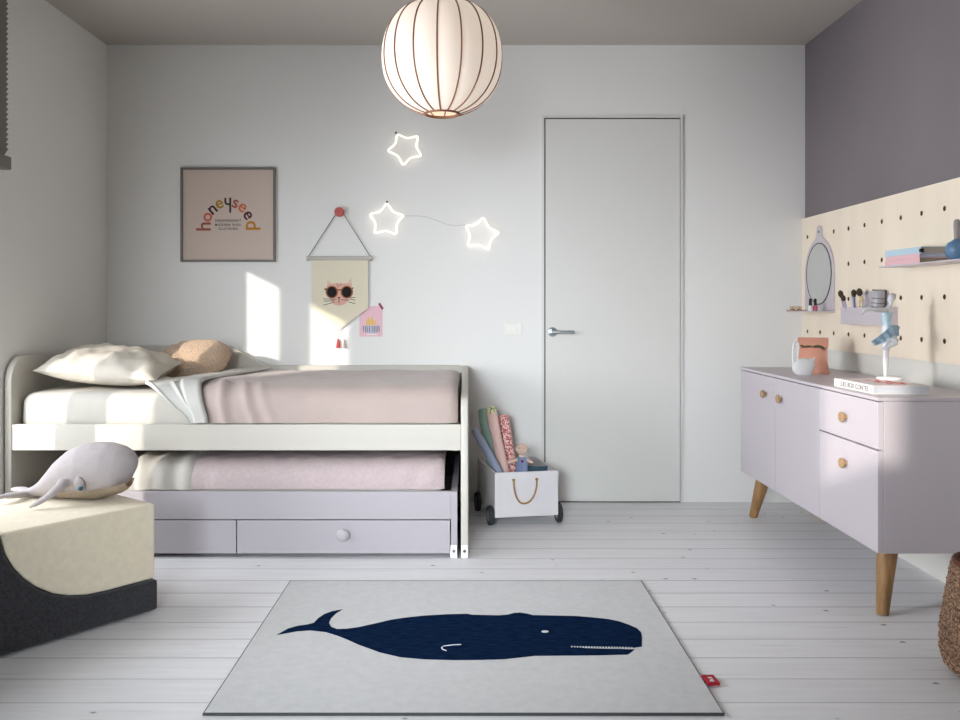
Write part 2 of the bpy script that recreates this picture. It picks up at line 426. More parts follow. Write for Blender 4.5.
def text_bm(body, size, depth, M4, mi=0, bm=None, sx=1.0, bold=0):
    cu = bpy.data.curves.new('t', 'FONT'); cu.body = body; cu.size = size; cu.extrude = depth; cu.align_x = 'CENTER'; cu.offset = bold; cu.resolution_u = 4
    o = bpy.data.objects.new('t', cu); C.objects.link(o); bpy.context.view_layer.update()
    me = bpy.data.meshes.new_from_object(o.evaluated_get(bpy.context.evaluated_depsgraph_get()))
    bpy.data.objects.remove(o); t = bmesh.new(); t.from_mesh(me); bpy.data.meshes.remove(me)
    vs = [v.co for v in t.verts]
    c = Vector([(min(v[i] for v in vs)+max(v[i] for v in vs))/2 for i in range(3)])
    for v in t.verts:
        q = v.co-c; q.x *= sx; v.co = M4 @ q
    return merge(bm or bmesh.new(), t, mi)
def flat_poly(bm, pts, y0, y1, mi=0):   # outline in XZ with a small thickness, facing the room
    return prism(bm, pts, y0, y1, 'Y', mi=mi)
def ring_pts(c, r, n=20, a0=0, a1=2*PI, ry=None):
    return [(c[0]+r*math.cos(a0+(a1-a0)*i/n), c[1]+(ry or r)*math.sin(a0+(a1-a0)*i/n)) for i in range(n)]
RX90 = Matrix.Rotation(PI/2, 4, 'X')

# ------------------------------------------------------------ the room
XL, XR, YB, YN, ZC = -1.984, 1.831, 4.732, -1.0, 2.498
TW = .10
b = B(); box(b, (XL-.3, YN-.3, -.1), (XR+.3, YB+.3, 0)); fl = struct('floor', b, 'floor')
# keep the plank pattern in room coordinates
off = fl.location.copy()
for v in fl.data.vertices: v.co += off
fl.location = (0, 0, 0); LOC['floor'] = Vector((0, 0, 0))
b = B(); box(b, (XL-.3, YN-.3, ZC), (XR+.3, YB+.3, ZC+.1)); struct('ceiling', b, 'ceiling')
b = B(); box(b, (XL-.3, YB, 0), (XR+.3, YB+.12, ZC)); struct('wall_back', b, 'wall')
b = B(); box(b, (XR, YN-.3, 0), (XR+.12, YB, ZC)); o = struct('wall_right', b, 'wall_plum')
# left wall with its two windows
def wall_cells(xlo, xhi, ys, zs, holes, axis):
    bm = B()
    for i in range(len(ys)-1):
        for j in range(len(zs)-1):
            if (i, j) in holes: continue
            if axis == 'X': box(bm, (xlo, ys[i], zs[j]), (xhi, ys[i+1], zs[j+1]))
            else: box(bm, (ys[i], xlo, zs[j]), (ys[i+1], xhi, zs[j+1]))
    bmesh.ops.remove_doubles(bm, verts=bm.verts[:], dist=1e-5)
    seen = {}
    for f in list(bm.faces):
        k = tuple(round(c, 4) for c in f.calc_center_median()); seen.setdefault(k, []).append(f)
    bmesh.ops.delete(bm, geom=[f for v in seen.values() if len(v) > 1 for f in v], context='FACES')
    return bm
ys = [YN-.3, -.55, 2.35, 2.66, 3.615, YB]; zs = [0, .33, 2.25, ZC]
struct('wall_left', wall_cells(XL-TW, XL, ys, zs, {(1, 1), (3, 1)}, 'X'), 'wall')
xs = [XL, -1.70, -1.225, -1.15, -.25, XR]; zs2 = [0, .75, 1.75, 1.895, 2.40, ZC]
struct('wall_near', wall_cells(YN-.06, YN, xs, zs2, {(1, 3), (3, 1)}, 'Y'), mat('dark_grey_paint', (92, 90, 88), .9))
def window_x(name, y0, y1, z0, z1, mull):
    b = B(); x0, x1 = XL-.07, XL-.02; t = .05
    box(b, (x0, y0, z0), (x1, y1, z0+t)); box(b, (x0, y0, z1-t), (x1, y1, z1))
    box(b, (x0, y0, z0+t), (x1, y0+t, z1-t)); box(b, (x0, y1-t*.2, z0+t), (x1, y1, z1-t))
    for (a, c) in mull: box(b, (x0, a, z0+t), (x1, c, z1-t))
    return struct(name, b, 'white_plastic')
w1 = window_x('window_1', 2.66, 3.615, .33, 2.25, [(3.075, 3.257)])
w2 = window_x('window_2', -.55, 2.35, .33, 2.25, [(.98, 1.04)])
b = B(); box(b, (XL-.078, -.55, .33), (XL-.072, 2.35, 2.25)); o = obj('sun_block_panel', b, 'sun_block', w2)  # added opaque panel, keeps direct sun off rug and floor
b = B(); t = .03
box(b, (-1.70, YN-.05, 1.895), (-1.225, YN-.02, 1.895+t)); box(b, (-1.70, YN-.05, 2.40-t), (-1.225, YN-.02, 2.40))
box(b, (-1.70, YN-.05, 1.925), (-1.67, YN-.02, 2.37)); box(b, (-1.255, YN-.05, 1.925), (-1.225, YN-.02, 2.37)); struct('window_3', b, 'white_plastic')

b = B(); box(b, (-1.15, YN-.05, .75), (-.25, YN-.02, .79)); box(b, (-1.15, YN-.05, 1.71), (-.25, YN-.02, 1.75))
box(b, (-1.15, YN-.05, .79), (-1.11, YN-.02, 1.71)); box(b, (-.29, YN-.05, .79), (-.25, YN-.02, 1.71)); fill_frame = struct('fill_opening', b, 'white_plastic')  # made-up opening behind the camera, put in to hold the fill lamp
b = B(); box(b, (-1.15, YN-.058, .75), (-.25, YN-.052, 1.75)); obj('sun_block_panel', b, 'sun_block', fill_frame)  # added opaque panel, stops sun coming through the made-up opening

# venetian blind over the window by the bed
bl = thing('venetian_blind', 'dark grey slatted venetian blind hanging on the left wall beside the bed', 'blind', (XL+.03, 3.15, 1.66))
b = B(); box(b, (XL+.004, 2.60, 1.645), (XL+.046, 3.662, 1.70), .004); obj('bottom_rail', b, 'blind', bl)
b = B(); box(b, (XL+.004, 2.60, 2.40), (XL+.05, 3.662, 2.46), .004); obj('head_rail', b, 'blind', bl)
b = B()
R = Matrix.Rotation(math.radians(-58), 3, 'Y')
for k in range(32):
    z = 1.722+k*.0212
    box(b, (XL+.008, 2.605, z-.0008), (XL+.040, 3.660, z+.0008), rot=R)
obj('slats', b, 'blind', bl)
for y in (2.8, 3.5):
    b = B(); tube(b, [(XL+.03, y, 1.70), (XL+.03, y, 2.41)], .0015, 5); obj('ladder_cord', b, 'string', bl)

# door
YF = YB-.004
b = B(); x0, x1, zt = .393, 1.160, 2.110
fr = .012
box(b, (x0, YB-.012, 0), (x0+fr, YB, zt)); box(b, (x1-fr, YB-.012, 0), (x1, YB, zt)); box(b, (x0+fr, YB-.012, zt-fr), (x1-fr, YB, zt))
d = struct('door_1', b, 'jamb')
b = B(); box(b, (x0+fr, YB-.003, 0), (x1-fr, YB, zt-fr)); obj('door_gap', b, 'gap', d)
b = B(); box(b, (x0+fr+.007, YB-.010, .006), (x1-fr-.003, YB-.0032, zt-fr-.007), .001); obj('door_leaf', b, 'door', d)
hx, hz = .450, .930
h = B(); lathe(h, [(.024, 0), (.026, .002), (.026, .008), (.022, .010), (.010, .011), (.010, .045)], (hx, YB-.010, hz), 24, rot=Matrix.Rotation(PI/2, 3, 'X'))
tube(h, [(hx, YB-.05, hz), (hx+.012, YB-.058, hz), (hx+.03, YB-.060, hz), (hx+.112, YB-.060, hz)], .0095, 12)
obj('door_handle', h, 'chrome', d, True)
# light switch
s = thing('light_switch', 'white square rocker switch on the wall left of the door', 'light switch', (.235, YB, .951))
b = B(); box(b, (.188, YB-.009, .915), (.282, YB-.0005, .985), .003); obj('plate', b, 'white_plastic', s)
b = B(); box(b, (.205, YB-.013, .925), (.258, YB-.0095, .976), .002); obj('rocker', b, 'white_plastic', s)

# ------------------------------------------------------------ lamp
LY = 3.2; LX = -.103; LZ = 1.988
lamp = thing('pendant_lamp', 'round glowing pendant lamp of cream fabric with copper wire ribs, hanging from the ceiling', 'lamp', (LX, LY, LZ))
prof = [(.072, .190), (.118, .184), (.152, .166), (.180, .138), (.201, .104), (.216, .060), (.222, .012), (.221, -.03), (.213, -.075), (.196, -.115), (.170, -.150), (.138, -.178), (.100, -.197), (.066, -.207)]
def prof_at(s):
    p = chaikin([(r, z, 0) for r, z in prof], 2, False)
    return [(q.x, q.y) for q in p]
PF = prof_at(0)
b = B(); NR = 16; SEG = NR*8; a_off = math.radians(-90-2.8); rings = []
for (r, z) in PF:
    rings.append([])
    for k in range(SEG):
        a = a_off+2*PI*k/SEG; w = abs(math.sin(PI*k/8)); rr = r*(.985+.022*w)
        rings[-1].append(b.verts.new((LX+rr*math.cos(a), LY+rr*math.sin(a), LZ+z*(1+.0*w))))
for i in range(len(rings)-1):
    for k in range(SEG): b.faces.new((rings[i][k], rings[i][(k+1) % SEG], rings[i+1][(k+1) % SEG], rings[i+1][k]))
obj('lamp_shade', b, 'glow', lamp, True)
for k in range(NR):
    a = a_off+2*PI*k/NR
    b = B(); tube(b, [(LX+(r*.987+.001)*math.cos(a), LY+(r*.987+.001)*math.sin(a), LZ+z) for r, z in PF], .0031, 6)
    obj('rib', b, 'copper', lamp, True)
for z, r, nm in ((-.208, .062, 'bottom_ring'), (.191, .070, 'top_ring')):
    b = B(); tube(b, [(LX+r*math.cos(2*PI*k/40), LY+r*math.sin(2*PI*k/40), LZ+z) for k in range(40)], .0055 if z < 0 else .004, 8, closed=True); obj(nm, b, 'copper', lamp, True)
b = B(); tube(b, [(LX, LY, LZ+.10), (LX, LY, ZC-.03)], .003, 8); obj('cord', b, 'white_plastic', lamp, True)
b = B(); lathe(b, [(.05, 0), (.045, .025), (.01, .03)], (LX, LY, ZC-.03), 24); obj('ceiling_rose', b, 'white_plastic', lamp, True)
b = B(); ball(b, (LX, LY, LZ), .045, 3); lathe(b, [(.02, 0), (.02, .07)], (LX, LY, LZ+.035), 16)
obj('bulb', b, mat('bulb_glass', (255, 240, 220), .5, emis=2.5, emc=(255, 226, 190)), lamp, True)
b = B(); tube(b, [(LX+.07*math.cos(0), LY, LZ+.190), (LX, LY, LZ+.14), (LX-.07, LY, LZ+.190)], .002, 6); tube(b, [(LX, LY-.07, LZ+.190), (LX, LY, LZ+.14), (LX, LY+.07, LZ+.190)], .002, 6); obj('spider', b, 'copper', lamp, True)

# ------------------------------------------------------------ framed print
fx0, fx1, fz0, fz1 = wx(181.5, YB), wx(276, YB), wz(262, YB), wz(168, YB)
pic = thing('picture_frame', 'square grey framed print with an arch of colourful letters above the bed', 'picture', ((fx0+fx1)/2, YB, fz0))
t = .0115; b = B()
box(b, (fx0, YB-.022, fz0), (fx1, YB-.001, fz0+t), .001); box(b, (fx0, YB-.022, fz1-t), (fx1, YB-.001, fz1), .001)
box(b, (fx0, YB-.022, fz0+t), (fx0+t, YB-.001, fz1-t), .001); box(b, (fx1-t, YB-.022, fz0+t), (fx1, YB-.001, fz1-t), .001)
obj('frame', b, 'frame', pic)
b = B(); box(b, (fx0+t, YB-.012, fz0+t), (fx1-t, YB-.002, fz1-t)); obj('print', b, 'poster', pic)
LET = [('h', 170, 500, 90, (158, 82, 68)), ('o', 222, 388, 60, (196, 98, 72)), ('n', 282, 300, 40, (70, 26, 30)), ('e', 362, 235, 20, (168, 124, 34)), ('y', 460, 245, 0, (54, 52, 40)),
       ('s', 551, 229, -18, (168, 88, 78)), ('e', 634, 276, -38, (206, 110, 76)), ('e', 700, 368, -62, (84, 30, 40)), ('d', 765, 488, -90, (190, 126, 34))]
def letter_y(X, Z):
    k = YB-.0129; b = B(); e = .0055*.5
    k0, k1 = YB-.0129, YB-.0121
    def Q(x, y): return (wx(190+x/12, YB), wz(185+y/12, YB))
    u_ = [Q(420, 158)]+[Q(460-40*math.cos(a), 205+40*math.sin(a)) for a in [math.radians(t) for t in range(0, 91, 15)]]+[Q(482, 245)]
    v_ = [Q(482, 222)]+[Q(460-17*math.cos(a), 203+19*math.sin(a)) for a in [math.radians(t) for t in range(90, -1, -15)]]+[Q(443, 158)]
    prism(b, u_+v_, k0, k1, 'Y'); prism(b, [Q(478, 155), Q(502, 155), Q(502, 335), Q(478, 335)], k0, k1, 'Y')
    return b
for ch, px, py, rot, col in LET:
    X = wx(190+px/12, YB); Z = wz(185+py/12, YB)
    M4 = Matrix.Translation((X, YB-.0125, Z)) @ Matrix.Rotation(-math.radians(rot), 4, 'Y') @ RX90
    obj('letter', (text_bm(ch, .112 if ch in 'hd' else .094, .0004, M4, bold=.0016, sx=1.0) if ch != 'y' else letter_y(X, Z)), mat('letter_ink', col, .8), pic)
for i, (tx, wv) in enumerate((('INDEPENDENT', 430), ('MODERN KIDS', 480), ('CLOTHING', 527))):
    M4 = Matrix.Translation((wx(190+(466, 462, 466)[i]/12, YB), YB-.0125, wz(185+wv/12, YB))) @ RX90
    obj('small_print', text_bm(' '.join(tx), .0185, .0003, M4, bold=.0005, sx=(.80, .80, .78)[i]), 'ink', pic)

# ------------------------------------------------------------ cat banner
def W(px, py): return (wx(px, YB), wz(py, YB))
ban = thing('wall_banner', 'cream pennant with a cat in round sunglasses hanging from a red knob', 'banner', (wx(340, YB), YB, wz(328, YB)))
yb = YB-.014
pts = [W(312, 259), W(312, 308), W(341, 328.5), W(368.5, 308.5), W(368.5, 259)]
b = B(); prism(b, pts, yb-.0015, yb+.0005, 'Y'); obj('cloth', b, 'banner', ban)
b = B(); x0, z0 = W(308, 258.5); x1, _ = W(371.5, 258.5)
tube(b, [(x0, yb, z0), (x1, yb, z0)], .0115, 12)
for x in (x0-.004, x1-.012): tube(b, [(x, yb, z0), (x+.016, yb, z0)], .014, 12)
obj('rod', b, 'rod', ban, True)
b = B(); kx, kz = W(340, 212.5)
for s_ in (-1, 1):
    ex = x0+.006 if s_ < 0 else x1-.006
    tube(b, [(kx+s_*.02, yb+.002, kz-.008), (ex, yb, z0+.012)], .0022, 6)
tube(b, [(kx-.02, yb+.002, kz-.008), (kx-.012, yb+.002, kz+.012), (kx, yb+.002, kz+.018), (kx+.012, yb+.002, kz+.012), (kx+.02, yb+.002, kz-.008)], .002, 6)
obj('string', b, 'string', ban, True)
kb = B(); lathe(kb, [(.014, 0), (.014, .016), (.022, .018), (.0265, .024), (.026, .032), (.018, .037)], (kx, YB-.0005, kz), 24, rot=Matrix.Rotation(PI/2, 3, 'X'))
tag(obj('wall_hook', kb, 'redwood', None, True), 'round red wooden wall knob holding up the cat pennant', 'wall hook')
# cat (parts of the print, each a thin applique)
S = 18.0   # zoom px per photo px
def K(px, py): return W(320+px/S, 272+py/S)
def at_y(bm, pts, lay, mi=0): prism(bm, pts, yb-.0016-lay*.0004-.0003, yb-.0016-lay*.0004+.0001, 'Y', mi=mi)
cat = B()
face = [K(145, 215), K(150, 150), K(205, 210), K(320, 202), K(500, 208), K(570, 115), K(578, 240), K(590, 330), K(585, 420), K(520, 520), K(450, 580), K(350, 608), K(270, 590), K(200, 510), K(125, 400), K(128, 290)]
at_y(cat, face, 0, 0)
for s_, (cx, cy) in ((0, (222, 362)), (1, (490, 362))):
    at_y(cat, [K(*p) for p in ring_pts((cx, cy), 112, 28)], 1, 1)
    at_y(cat, [K(*p) for p in ring_pts((cx, cy), 86, 24, ry=96)], 2, 2)
at_y(cat, [K(320, 308), K(400, 308), K(400, 335), K(320, 335)], 1, 1)
at_y(cat, [K(85, 300), K(130, 290), K(130, 330), K(95, 335)], 1, 1); at_y(cat, [K(580, 280), K(610, 275), K(600, 310), K(580, 320)], 1, 1)
at_y(cat, [K(322, 452), K(376, 452), K(350, 485)], 2, 2)
at_y(cat, [K(344, 480), K(356, 480), K(356, 560), K(344, 560)], 2, 2)
for q in ([(60, 485), (300, 490)], [(75, 525), (270, 520)], [(65, 600), (260, 545)], [(385, 500), (520, 505)], [(540, 455), (640, 460)], [(545, 485), (645, 510)], [(520, 540), (640, 568)]):
    (ax, ay), (bx, by) = q
    at_y(cat, [K(ax, ay-5), K(bx, by-5), K(bx, by+5), K(ax, ay+5)], 2, 2)
for (dx, dy) in ((320, 235), (345, 250), (370, 240), (330, 268), (385, 225), (310, 215)):
    at_y(cat, [K(*p) for p in ring_pts((dx, dy), 8, 6)], 1, 2)
for q in ([(160, 165), (185, 215), (160, 215)], [(560, 150), (525, 205), (560, 205)]):
    at_y(cat, [K(*p) for p in q], 1, 3)
obj('cat_print', cat, ['pinkskin', 'ginger', 'ink', 'banner'], ban)
for dx, mt, ln, lb in ((338.5, 'tassel', 9, 'red tassel'), (344, 'tassel2', 8.5, 'pale pink tassel')):
    b = B(); X, Z = W(dx, 338.5); X2, Z2 = W(341, 328.5)
    tube(b, [(X2, yb, Z2), ((X+X2)/2-.008, yb, (Z+Z2)/2+.004), (X, yb, Z)], .0012, 6, mi=0)
    lathe(b, [(.001, 0), (.005, -.004), (.007, -.014), (.012, -.050*ln/9), (.010, -.051*ln/9)], (X, yb, Z), 12, mi=0)
    obj('tassel', b, mt, ban, True, label=lb)
# pink card
cx0, cz0 = W(359.5, 336.5); cx1, cz1 = W(382.5, 306)
card = thing('postcard', 'small pink card with a gold and lilac castle drawing taped right of the cat pennant', 'card', ((cx0+cx1)/2, YB, cz0))
b = B(); prism(b, [(cx0, cz0), (cx1, cz0), (cx1, cz1), (cx0, cz1)], YB-.002, YB-.0005, 'Y'); obj('card', b, 'cardpink', card)
def KC(px, py): return W(358+px/18, 300+py/18)
b = B()
def lay(pts, k, mi): prism(b, [KC(*p) for p in pts], YB-.0022-.0003*k, YB-.0019, 'Y', mi=mi)
lay([(150, 370), (320, 370), (320, 450), (140, 450)], 1, 0)
lay([(190, 290), (225, 370), (160, 370)], 1, 0); lay([(245, 290), (290, 370), (225, 370)], 1, 0)
lay([(80, 460), (385, 460), (385, 520), (350, 560), (350, 600), (140, 600), (140, 560), (80, 520)], 2, 1)
lay([(150, 605), (345, 605), (345, 630), (150, 630)], 1, 3)
for x in (90, 130, 160, 200, 260, 290, 320, 350, 375):
    lay([(x, 465), (x+9, 465), (x+14, 560), (x+4, 590)], 3, 2)
obj('drawing', b, ['cardgold', 'cardlilac', 'string', 'paper'], card)
b = B(); x, z = W(381.5, 306); box(b, (x-.009, YB-.004, z-.020), (x+.003, YB-.0022, z+.018), rot=Matrix.Rotation(math.radians(-33), 3, 'Y')); obj('tape', b, 'tape', card)

# ------------------------------------------------------------ neon stars
def star(tips, label, hook, nm='star_light'):
    T = [Vector((wx(x, YB), 0, wz(y, YB))) for x, y in tips]
    c = sum(T, Vector())/5
    T = [c+(p-c)*.97 for p in T]
    pts = []
    for i in range(5):
        m = (T[i]+T[(i+1) % 5])/2; inner = c+(m-c)*.72
        pts += [T[i], inner]
    q = []
    n = len(pts)
    for i in range(n):      # rounded corners
        a, p, d = pts[i-1], pts[i], pts[(i+1) % n]
        for tt in (0, .25, .5, .75, 1):
            s0 = p.lerp(a, .26); s1 = p.lerp(d, .26)
            q.append(s0*(1-tt)**2+p*2*tt*(1-tt)+s1*tt*tt)
    th = thing(nm, label, 'neon light', (c.x, YB, c.z), 'neon star lights on the back wall')
    b = B(); tube(b, [(p.x, YB-.020, p.z) for p in q], .0042, 8, closed=True); obj('neon_tube', b, 'neon', th, True)
    for p in (pts[1], pts[5]):
        b = B(); tube(b, [(p.x, YB-.0155, p.z), (p.x, YB-.0002, p.z)], .0025, 6)
        obj('bracket', b, 'white_plastic', th, True)
    if hook:
        x, z = wx(hook[0], YB), wz(hook[1], YB)
        b = B(); ball(b, (x, YB-.026, z), .0055, 2); tube(b, [(x, YB-.026, z), (x, YB-.001, z)], .003, 8); obj('nail', b, 'black', th, True)
star([(397, 134), (419, 136), (422.5, 157), (403.5, 167), (387, 151.5)], 'uppermost glowing neon star outline, hung tilted on a nail under the pendant lamp', (396.3, 133.5))
star([(387.5, 202.5), (405, 215.5), (397.5, 235.5), (374.5, 234.5), (369, 214.5)], 'glowing neon star outline between the cat pennant and the thin cord', (387.5, 202.3))
star([(483.5, 216.8), (500, 233), (489.5, 251), (467, 247), (465, 226)], 'rightmost glowing neon star outline, nearest to the door', None)
b = B(); tube(b, chaikin([(*W(406, 216)[:1], YB-.006, W(406, 216)[1]), (W(425, 216)[0], YB-.006, W(425, 216)[1]), (W(440, 222)[0], YB-.006, W(440, 222)[1]), (W(452, 226)[0], YB-.006, W(452, 226)[1]), (W(465, 225)[0], YB-.006, W(465, 225)[1])], 2, False), .0014, 6)
tag(obj('power_cable', b, 'clearcord', None, True), 'thin pale cord sagging along the wall between two star lights', 'cord')

# ------------------------------------------------------------ bed
FY = 3.677
bed = thing('bed_frame', 'greige day bed frame with high curved back panel against the wall', 'bed', (-1.0, 4.19, 0))
LXo = wx(4.5, FY); LXi = LXo+.029
# left end panel (rounded at the front top)
pts = [(FY, 0)]+[(FY+.11-.11*math.cos(a), .852-.11+.11*math.sin(a)) for a in [PI/2*i/8 for i in range(9)]]+[(4.66, .858), (4.66, 0)]
b = B(); prism(b, pts, LXo, LXi, 'X', bev=.003); obj('end_panel', b, 'bed', bed, True)
RXo = wx(468.2, FY); RXi = RXo-.031
pts = [(FY, 0), (FY, .655), (FY+.01, .672), (FY+.04, .682), (4.3, .735), (4.66, .751), (4.66, 0)]
b = B(); prism(b, pts, RXi, RXo, 'X', bev=.003); obj('end_panel', b, 'bed', bed, True)
def sm(t): return t*t*(3-2*t)
top = [(LXo, .856), (-1.33, .856)]
for i in range(1, 13):
    t = i/12; top.append((-1.33+.27*t, .856-.105*sm(t)))
top += [(RXo-.06, .751)]+[(RXo-.06+.06*math.sin(a), .691+.06*math.cos(a)) for a in [PI/2*i/6 for i in range(1, 7)]]
pts = [(LXo, .1)]+top+[(RXo, .1)]
b = B(); prism(b, pts, 4.6615, 4.700, 'Y', bev=.002); obj('back_panel', b, 'bed', bed, True)
b = B(); box(b, (LXi+.0005, FY+.001, .457), (RXi-.0005, FY+.026, .567), .0015); obj('front_rail', b, 'bed', bed)
b = B()
for i in range(12):
    x = LXi+.05+i*(RXi-LXi-.18)/11
    box(b, (x, FY+.028, .470), (x+.08, 4.66, .486))
obj('slat_base', b, 'bed', bed)
def bracket(parent, xa, xb, y):
    b = B(); box(b, (xa, y-.003, .0), (xb, y-.0003, .056), .0008); o = obj('foot_bracket', b, 'bracket', parent)
    s = B(); lathe(s, [(.0065, 0), (.006, .0025), (.003, .0035)], ((xa+xb)/2, y-.003, .030), 14, rot=Matrix.Rotation(PI/2, 3, 'X')); obj('screw', s, 'screw', o, True)
bracket(bed, RXi+.001, RXo-.001, FY)

def wr(s, nn): return s
# mattress
b = B(); soft_box(b, (LXi+.008, FY+.044, .491), (RXi-.035, 4.64, .698), .052, .03, .003, 5, 1)
tag(obj('mattress', b, 'sheet', None, True), 'mattress in cream white sheet on the upper bed, under the pink duvet', 'mattress')

# duvet: path over the mattress from the back, over the front edge, down to the rail
def drape(bm, XLf, XRf, off, ztop=.700, y0=4.60, yf=FY+.044, zb=.572, nu=40, nv=46, amp=.008, seed=0, thick=.012, r=.06, wrf=None):
    L1 = y0-(yf+r); L2 = r*PI/2; L3 = ztop-r-zb; T = L1+L2+L3
    def P(s):
        d = s*T
        if d < L1: return Vector((0, y0-d, ztop)), Vector((0, 0, 1))
        d -= L1
        if d < L2:
            a = d/r; n = Vector((0, -math.sin(a), math.cos(a))); return Vector((0, yf+r, ztop-r))+n*r, n
        d -= L2
        return Vector((0, yf, ztop-r-d)), Vector((0, -1, 0))
    t = bmesh.new(); A = {}; Bq = {}
    for j in range(nv+1):
        s = j/nv; p, n = P(s); xl = XLf(s); xr = XRf(s)
        for i in range(nu+1):
            u = i/nu; x = xl+(xr-xl)*u
            q = Vector((x, p.y, p.z))
            e = min(1, u*nu/2.5, (1-u)*nu/2.5)**.5
            w = amp*(noise.noise(Vector((x*6+seed, s*5, 0)))+.5*noise.noise(Vector((x*16+seed, s*9, 3))))
            if wrf: w += wrf(x, s, u)
            A[i, j] = t.verts.new(q+n*(off+(thick*e)+w)); Bq[i, j] = t.verts.new(q+n*(off-.003+w*.6))
    for i in range(nu):
        for j in range(nv):
            t.faces.new((A[i, j], A[i+1, j], A[i+1, j+1], A[i, j+1])); t.faces.new((Bq[i, j], Bq[i, j+1], Bq[i+1, j+1], Bq[i+1, j]))
    for j in range(nv):
        t.faces.new((A[0, j], A[0, j+1], Bq[0, j+1], Bq[0, j])); t.faces.new((A[nu, j+1], A[nu, j], Bq[nu, j], Bq[nu, j+1]))
    for i in range(nu):
        t.faces.new((A[i+1, 0], A[i, 0], Bq[i, 0], Bq[i+1, 0])); t.faces.new((A[i, nv], A[i+1, nv], Bq[i+1, nv], Bq[i, nv]))
    return merge(bm, t)
def lerp_tab(tab):
    def f(s):
        for (a, va), (c, vc) in zip(tab, tab[1:]):
            if s <= c: return va+(vc-va)*sm((s-a)/(c-a))
        return tab[-1][1]
    return f
dv = thing('duvet', 'dusty pink duvet spread over the upper bed, its pale underside folded back at the head', 'duvet', (-.6, 4.15, .7))
def duvet_wr(x, s, u):
    w = 0
    # gathered folds near the folded back edge on the front
    for (xc, sl, a, wd) in ((-1.10, .06, .016, .022), (-1.035, .12, .012, .02), (-.97, .13, .007, .02)):
        if s > .70: w += a*math.exp(-((x-xc-sl*(s-.72)/.28)/wd)**2)*min(1, (s-.70)/.08)
    w += .003*math.sin(x*9+s*4)*max(0, s-.75)*4
    return w
b = B(); drape(b, lerp_tab([(0, -1.27), (.6, -1.25), (.8, -1.17), (1, -1.12)]), lambda s: -.052, .011, nu=84, amp=.006, seed=3, thick=.020, wrf=duvet_wr, r=.060)
obj('cover', b, 'duvet', dv, True)
def lin_wr(x, s, u):
    return .010*math.exp(-((u-.93)/.06)**2)+.008*math.exp(-((u-.58)/.05)**2)*(s > .3)+.007*math.exp(-((u-.05)/.05)**2)
b = B(); drape(b, lerp_tab([(0, -1.20), (.36, -1.24), (.50, -1.33), (.66, -1.38), (.80, -1.43), (1, -1.20)]), lerp_tab([(0, -1.08), (.35, -1.15), (.62, -1.22), (.80, -1.215), (1, -1.13)]), .030, nu=46, amp=.005, seed=9, thick=.005, r=.060, wrf=lin_wr)
obj('folded_lining', b, 'lining', dv, True)
b = B(); drape(b, lerp_tab([(0, -1.21), (.35, -1.24), (.62, -1.285), (.80, -1.275), (1, -1.175)]), lerp_tab([(0, -1.06), (.35, -1.13), (.62, -1.19), (.80, -1.175), (1, -1.115)]), .040, nu=16, amp=.006, seed=19, thick=.012, r=.060, zb=.575)
obj('folded_hem', b, 'lining', dv, True)

# pillow, cushion
M4 = Matrix.Translation((-1.660, 4.02, .790)) @ Matrix.Rotation(math.radians(3), 4, 'Z') @ Matrix.Rotation(math.radians(5), 4, 'Y') @ Matrix.Rotation(math.radians(7), 4, 'X')
b = B(); pillow_bm(b, .53, .44, .172, M4, amp=.018, seed=4)
tag(obj('pillow', b, 'pillow', None, True), 'plump cream pillow at the head of the upper bed', 'pillow')
b = B(); M4 = Matrix.Translation((-1.405, 4.40, .802)) @ Matrix.Rotation(math.radians(-8), 4, 'Z') @ Matrix.Rotation(math.radians(-5), 4, 'Y') @ Matrix.Rotation(math.radians(35), 4, 'X')
t = bmesh.new(); bmesh.ops.create_icosphere(t, subdivisions=6, radius=1)
for v in t.verts:
    n = v.co.normalized()
    q = Vector((math.copysign(abs(n.x)**.8, n.x)*.182, math.copysign(abs(n.y)**.8, n.y)*.11, math.copysign(abs(n.z)**.8, n.z)*.075))
    q *= 1+.10*noise.noise(n*1.5+Vector((4, 0, 0)))-.09*math.exp(-((n.x+.25+.35*n.y)/.10)**2)*max(0, n.z+.3)+.02*noise.noise(n*14)+.03*noise.noise(n*38)
    v.co = M4 @ q
merge(b, t)
tag(obj('fluffy_cushion', b, 'boucle', None, True), 'rumpled peach fluffy cushion beside the pillow on the upper bed', 'cushion')

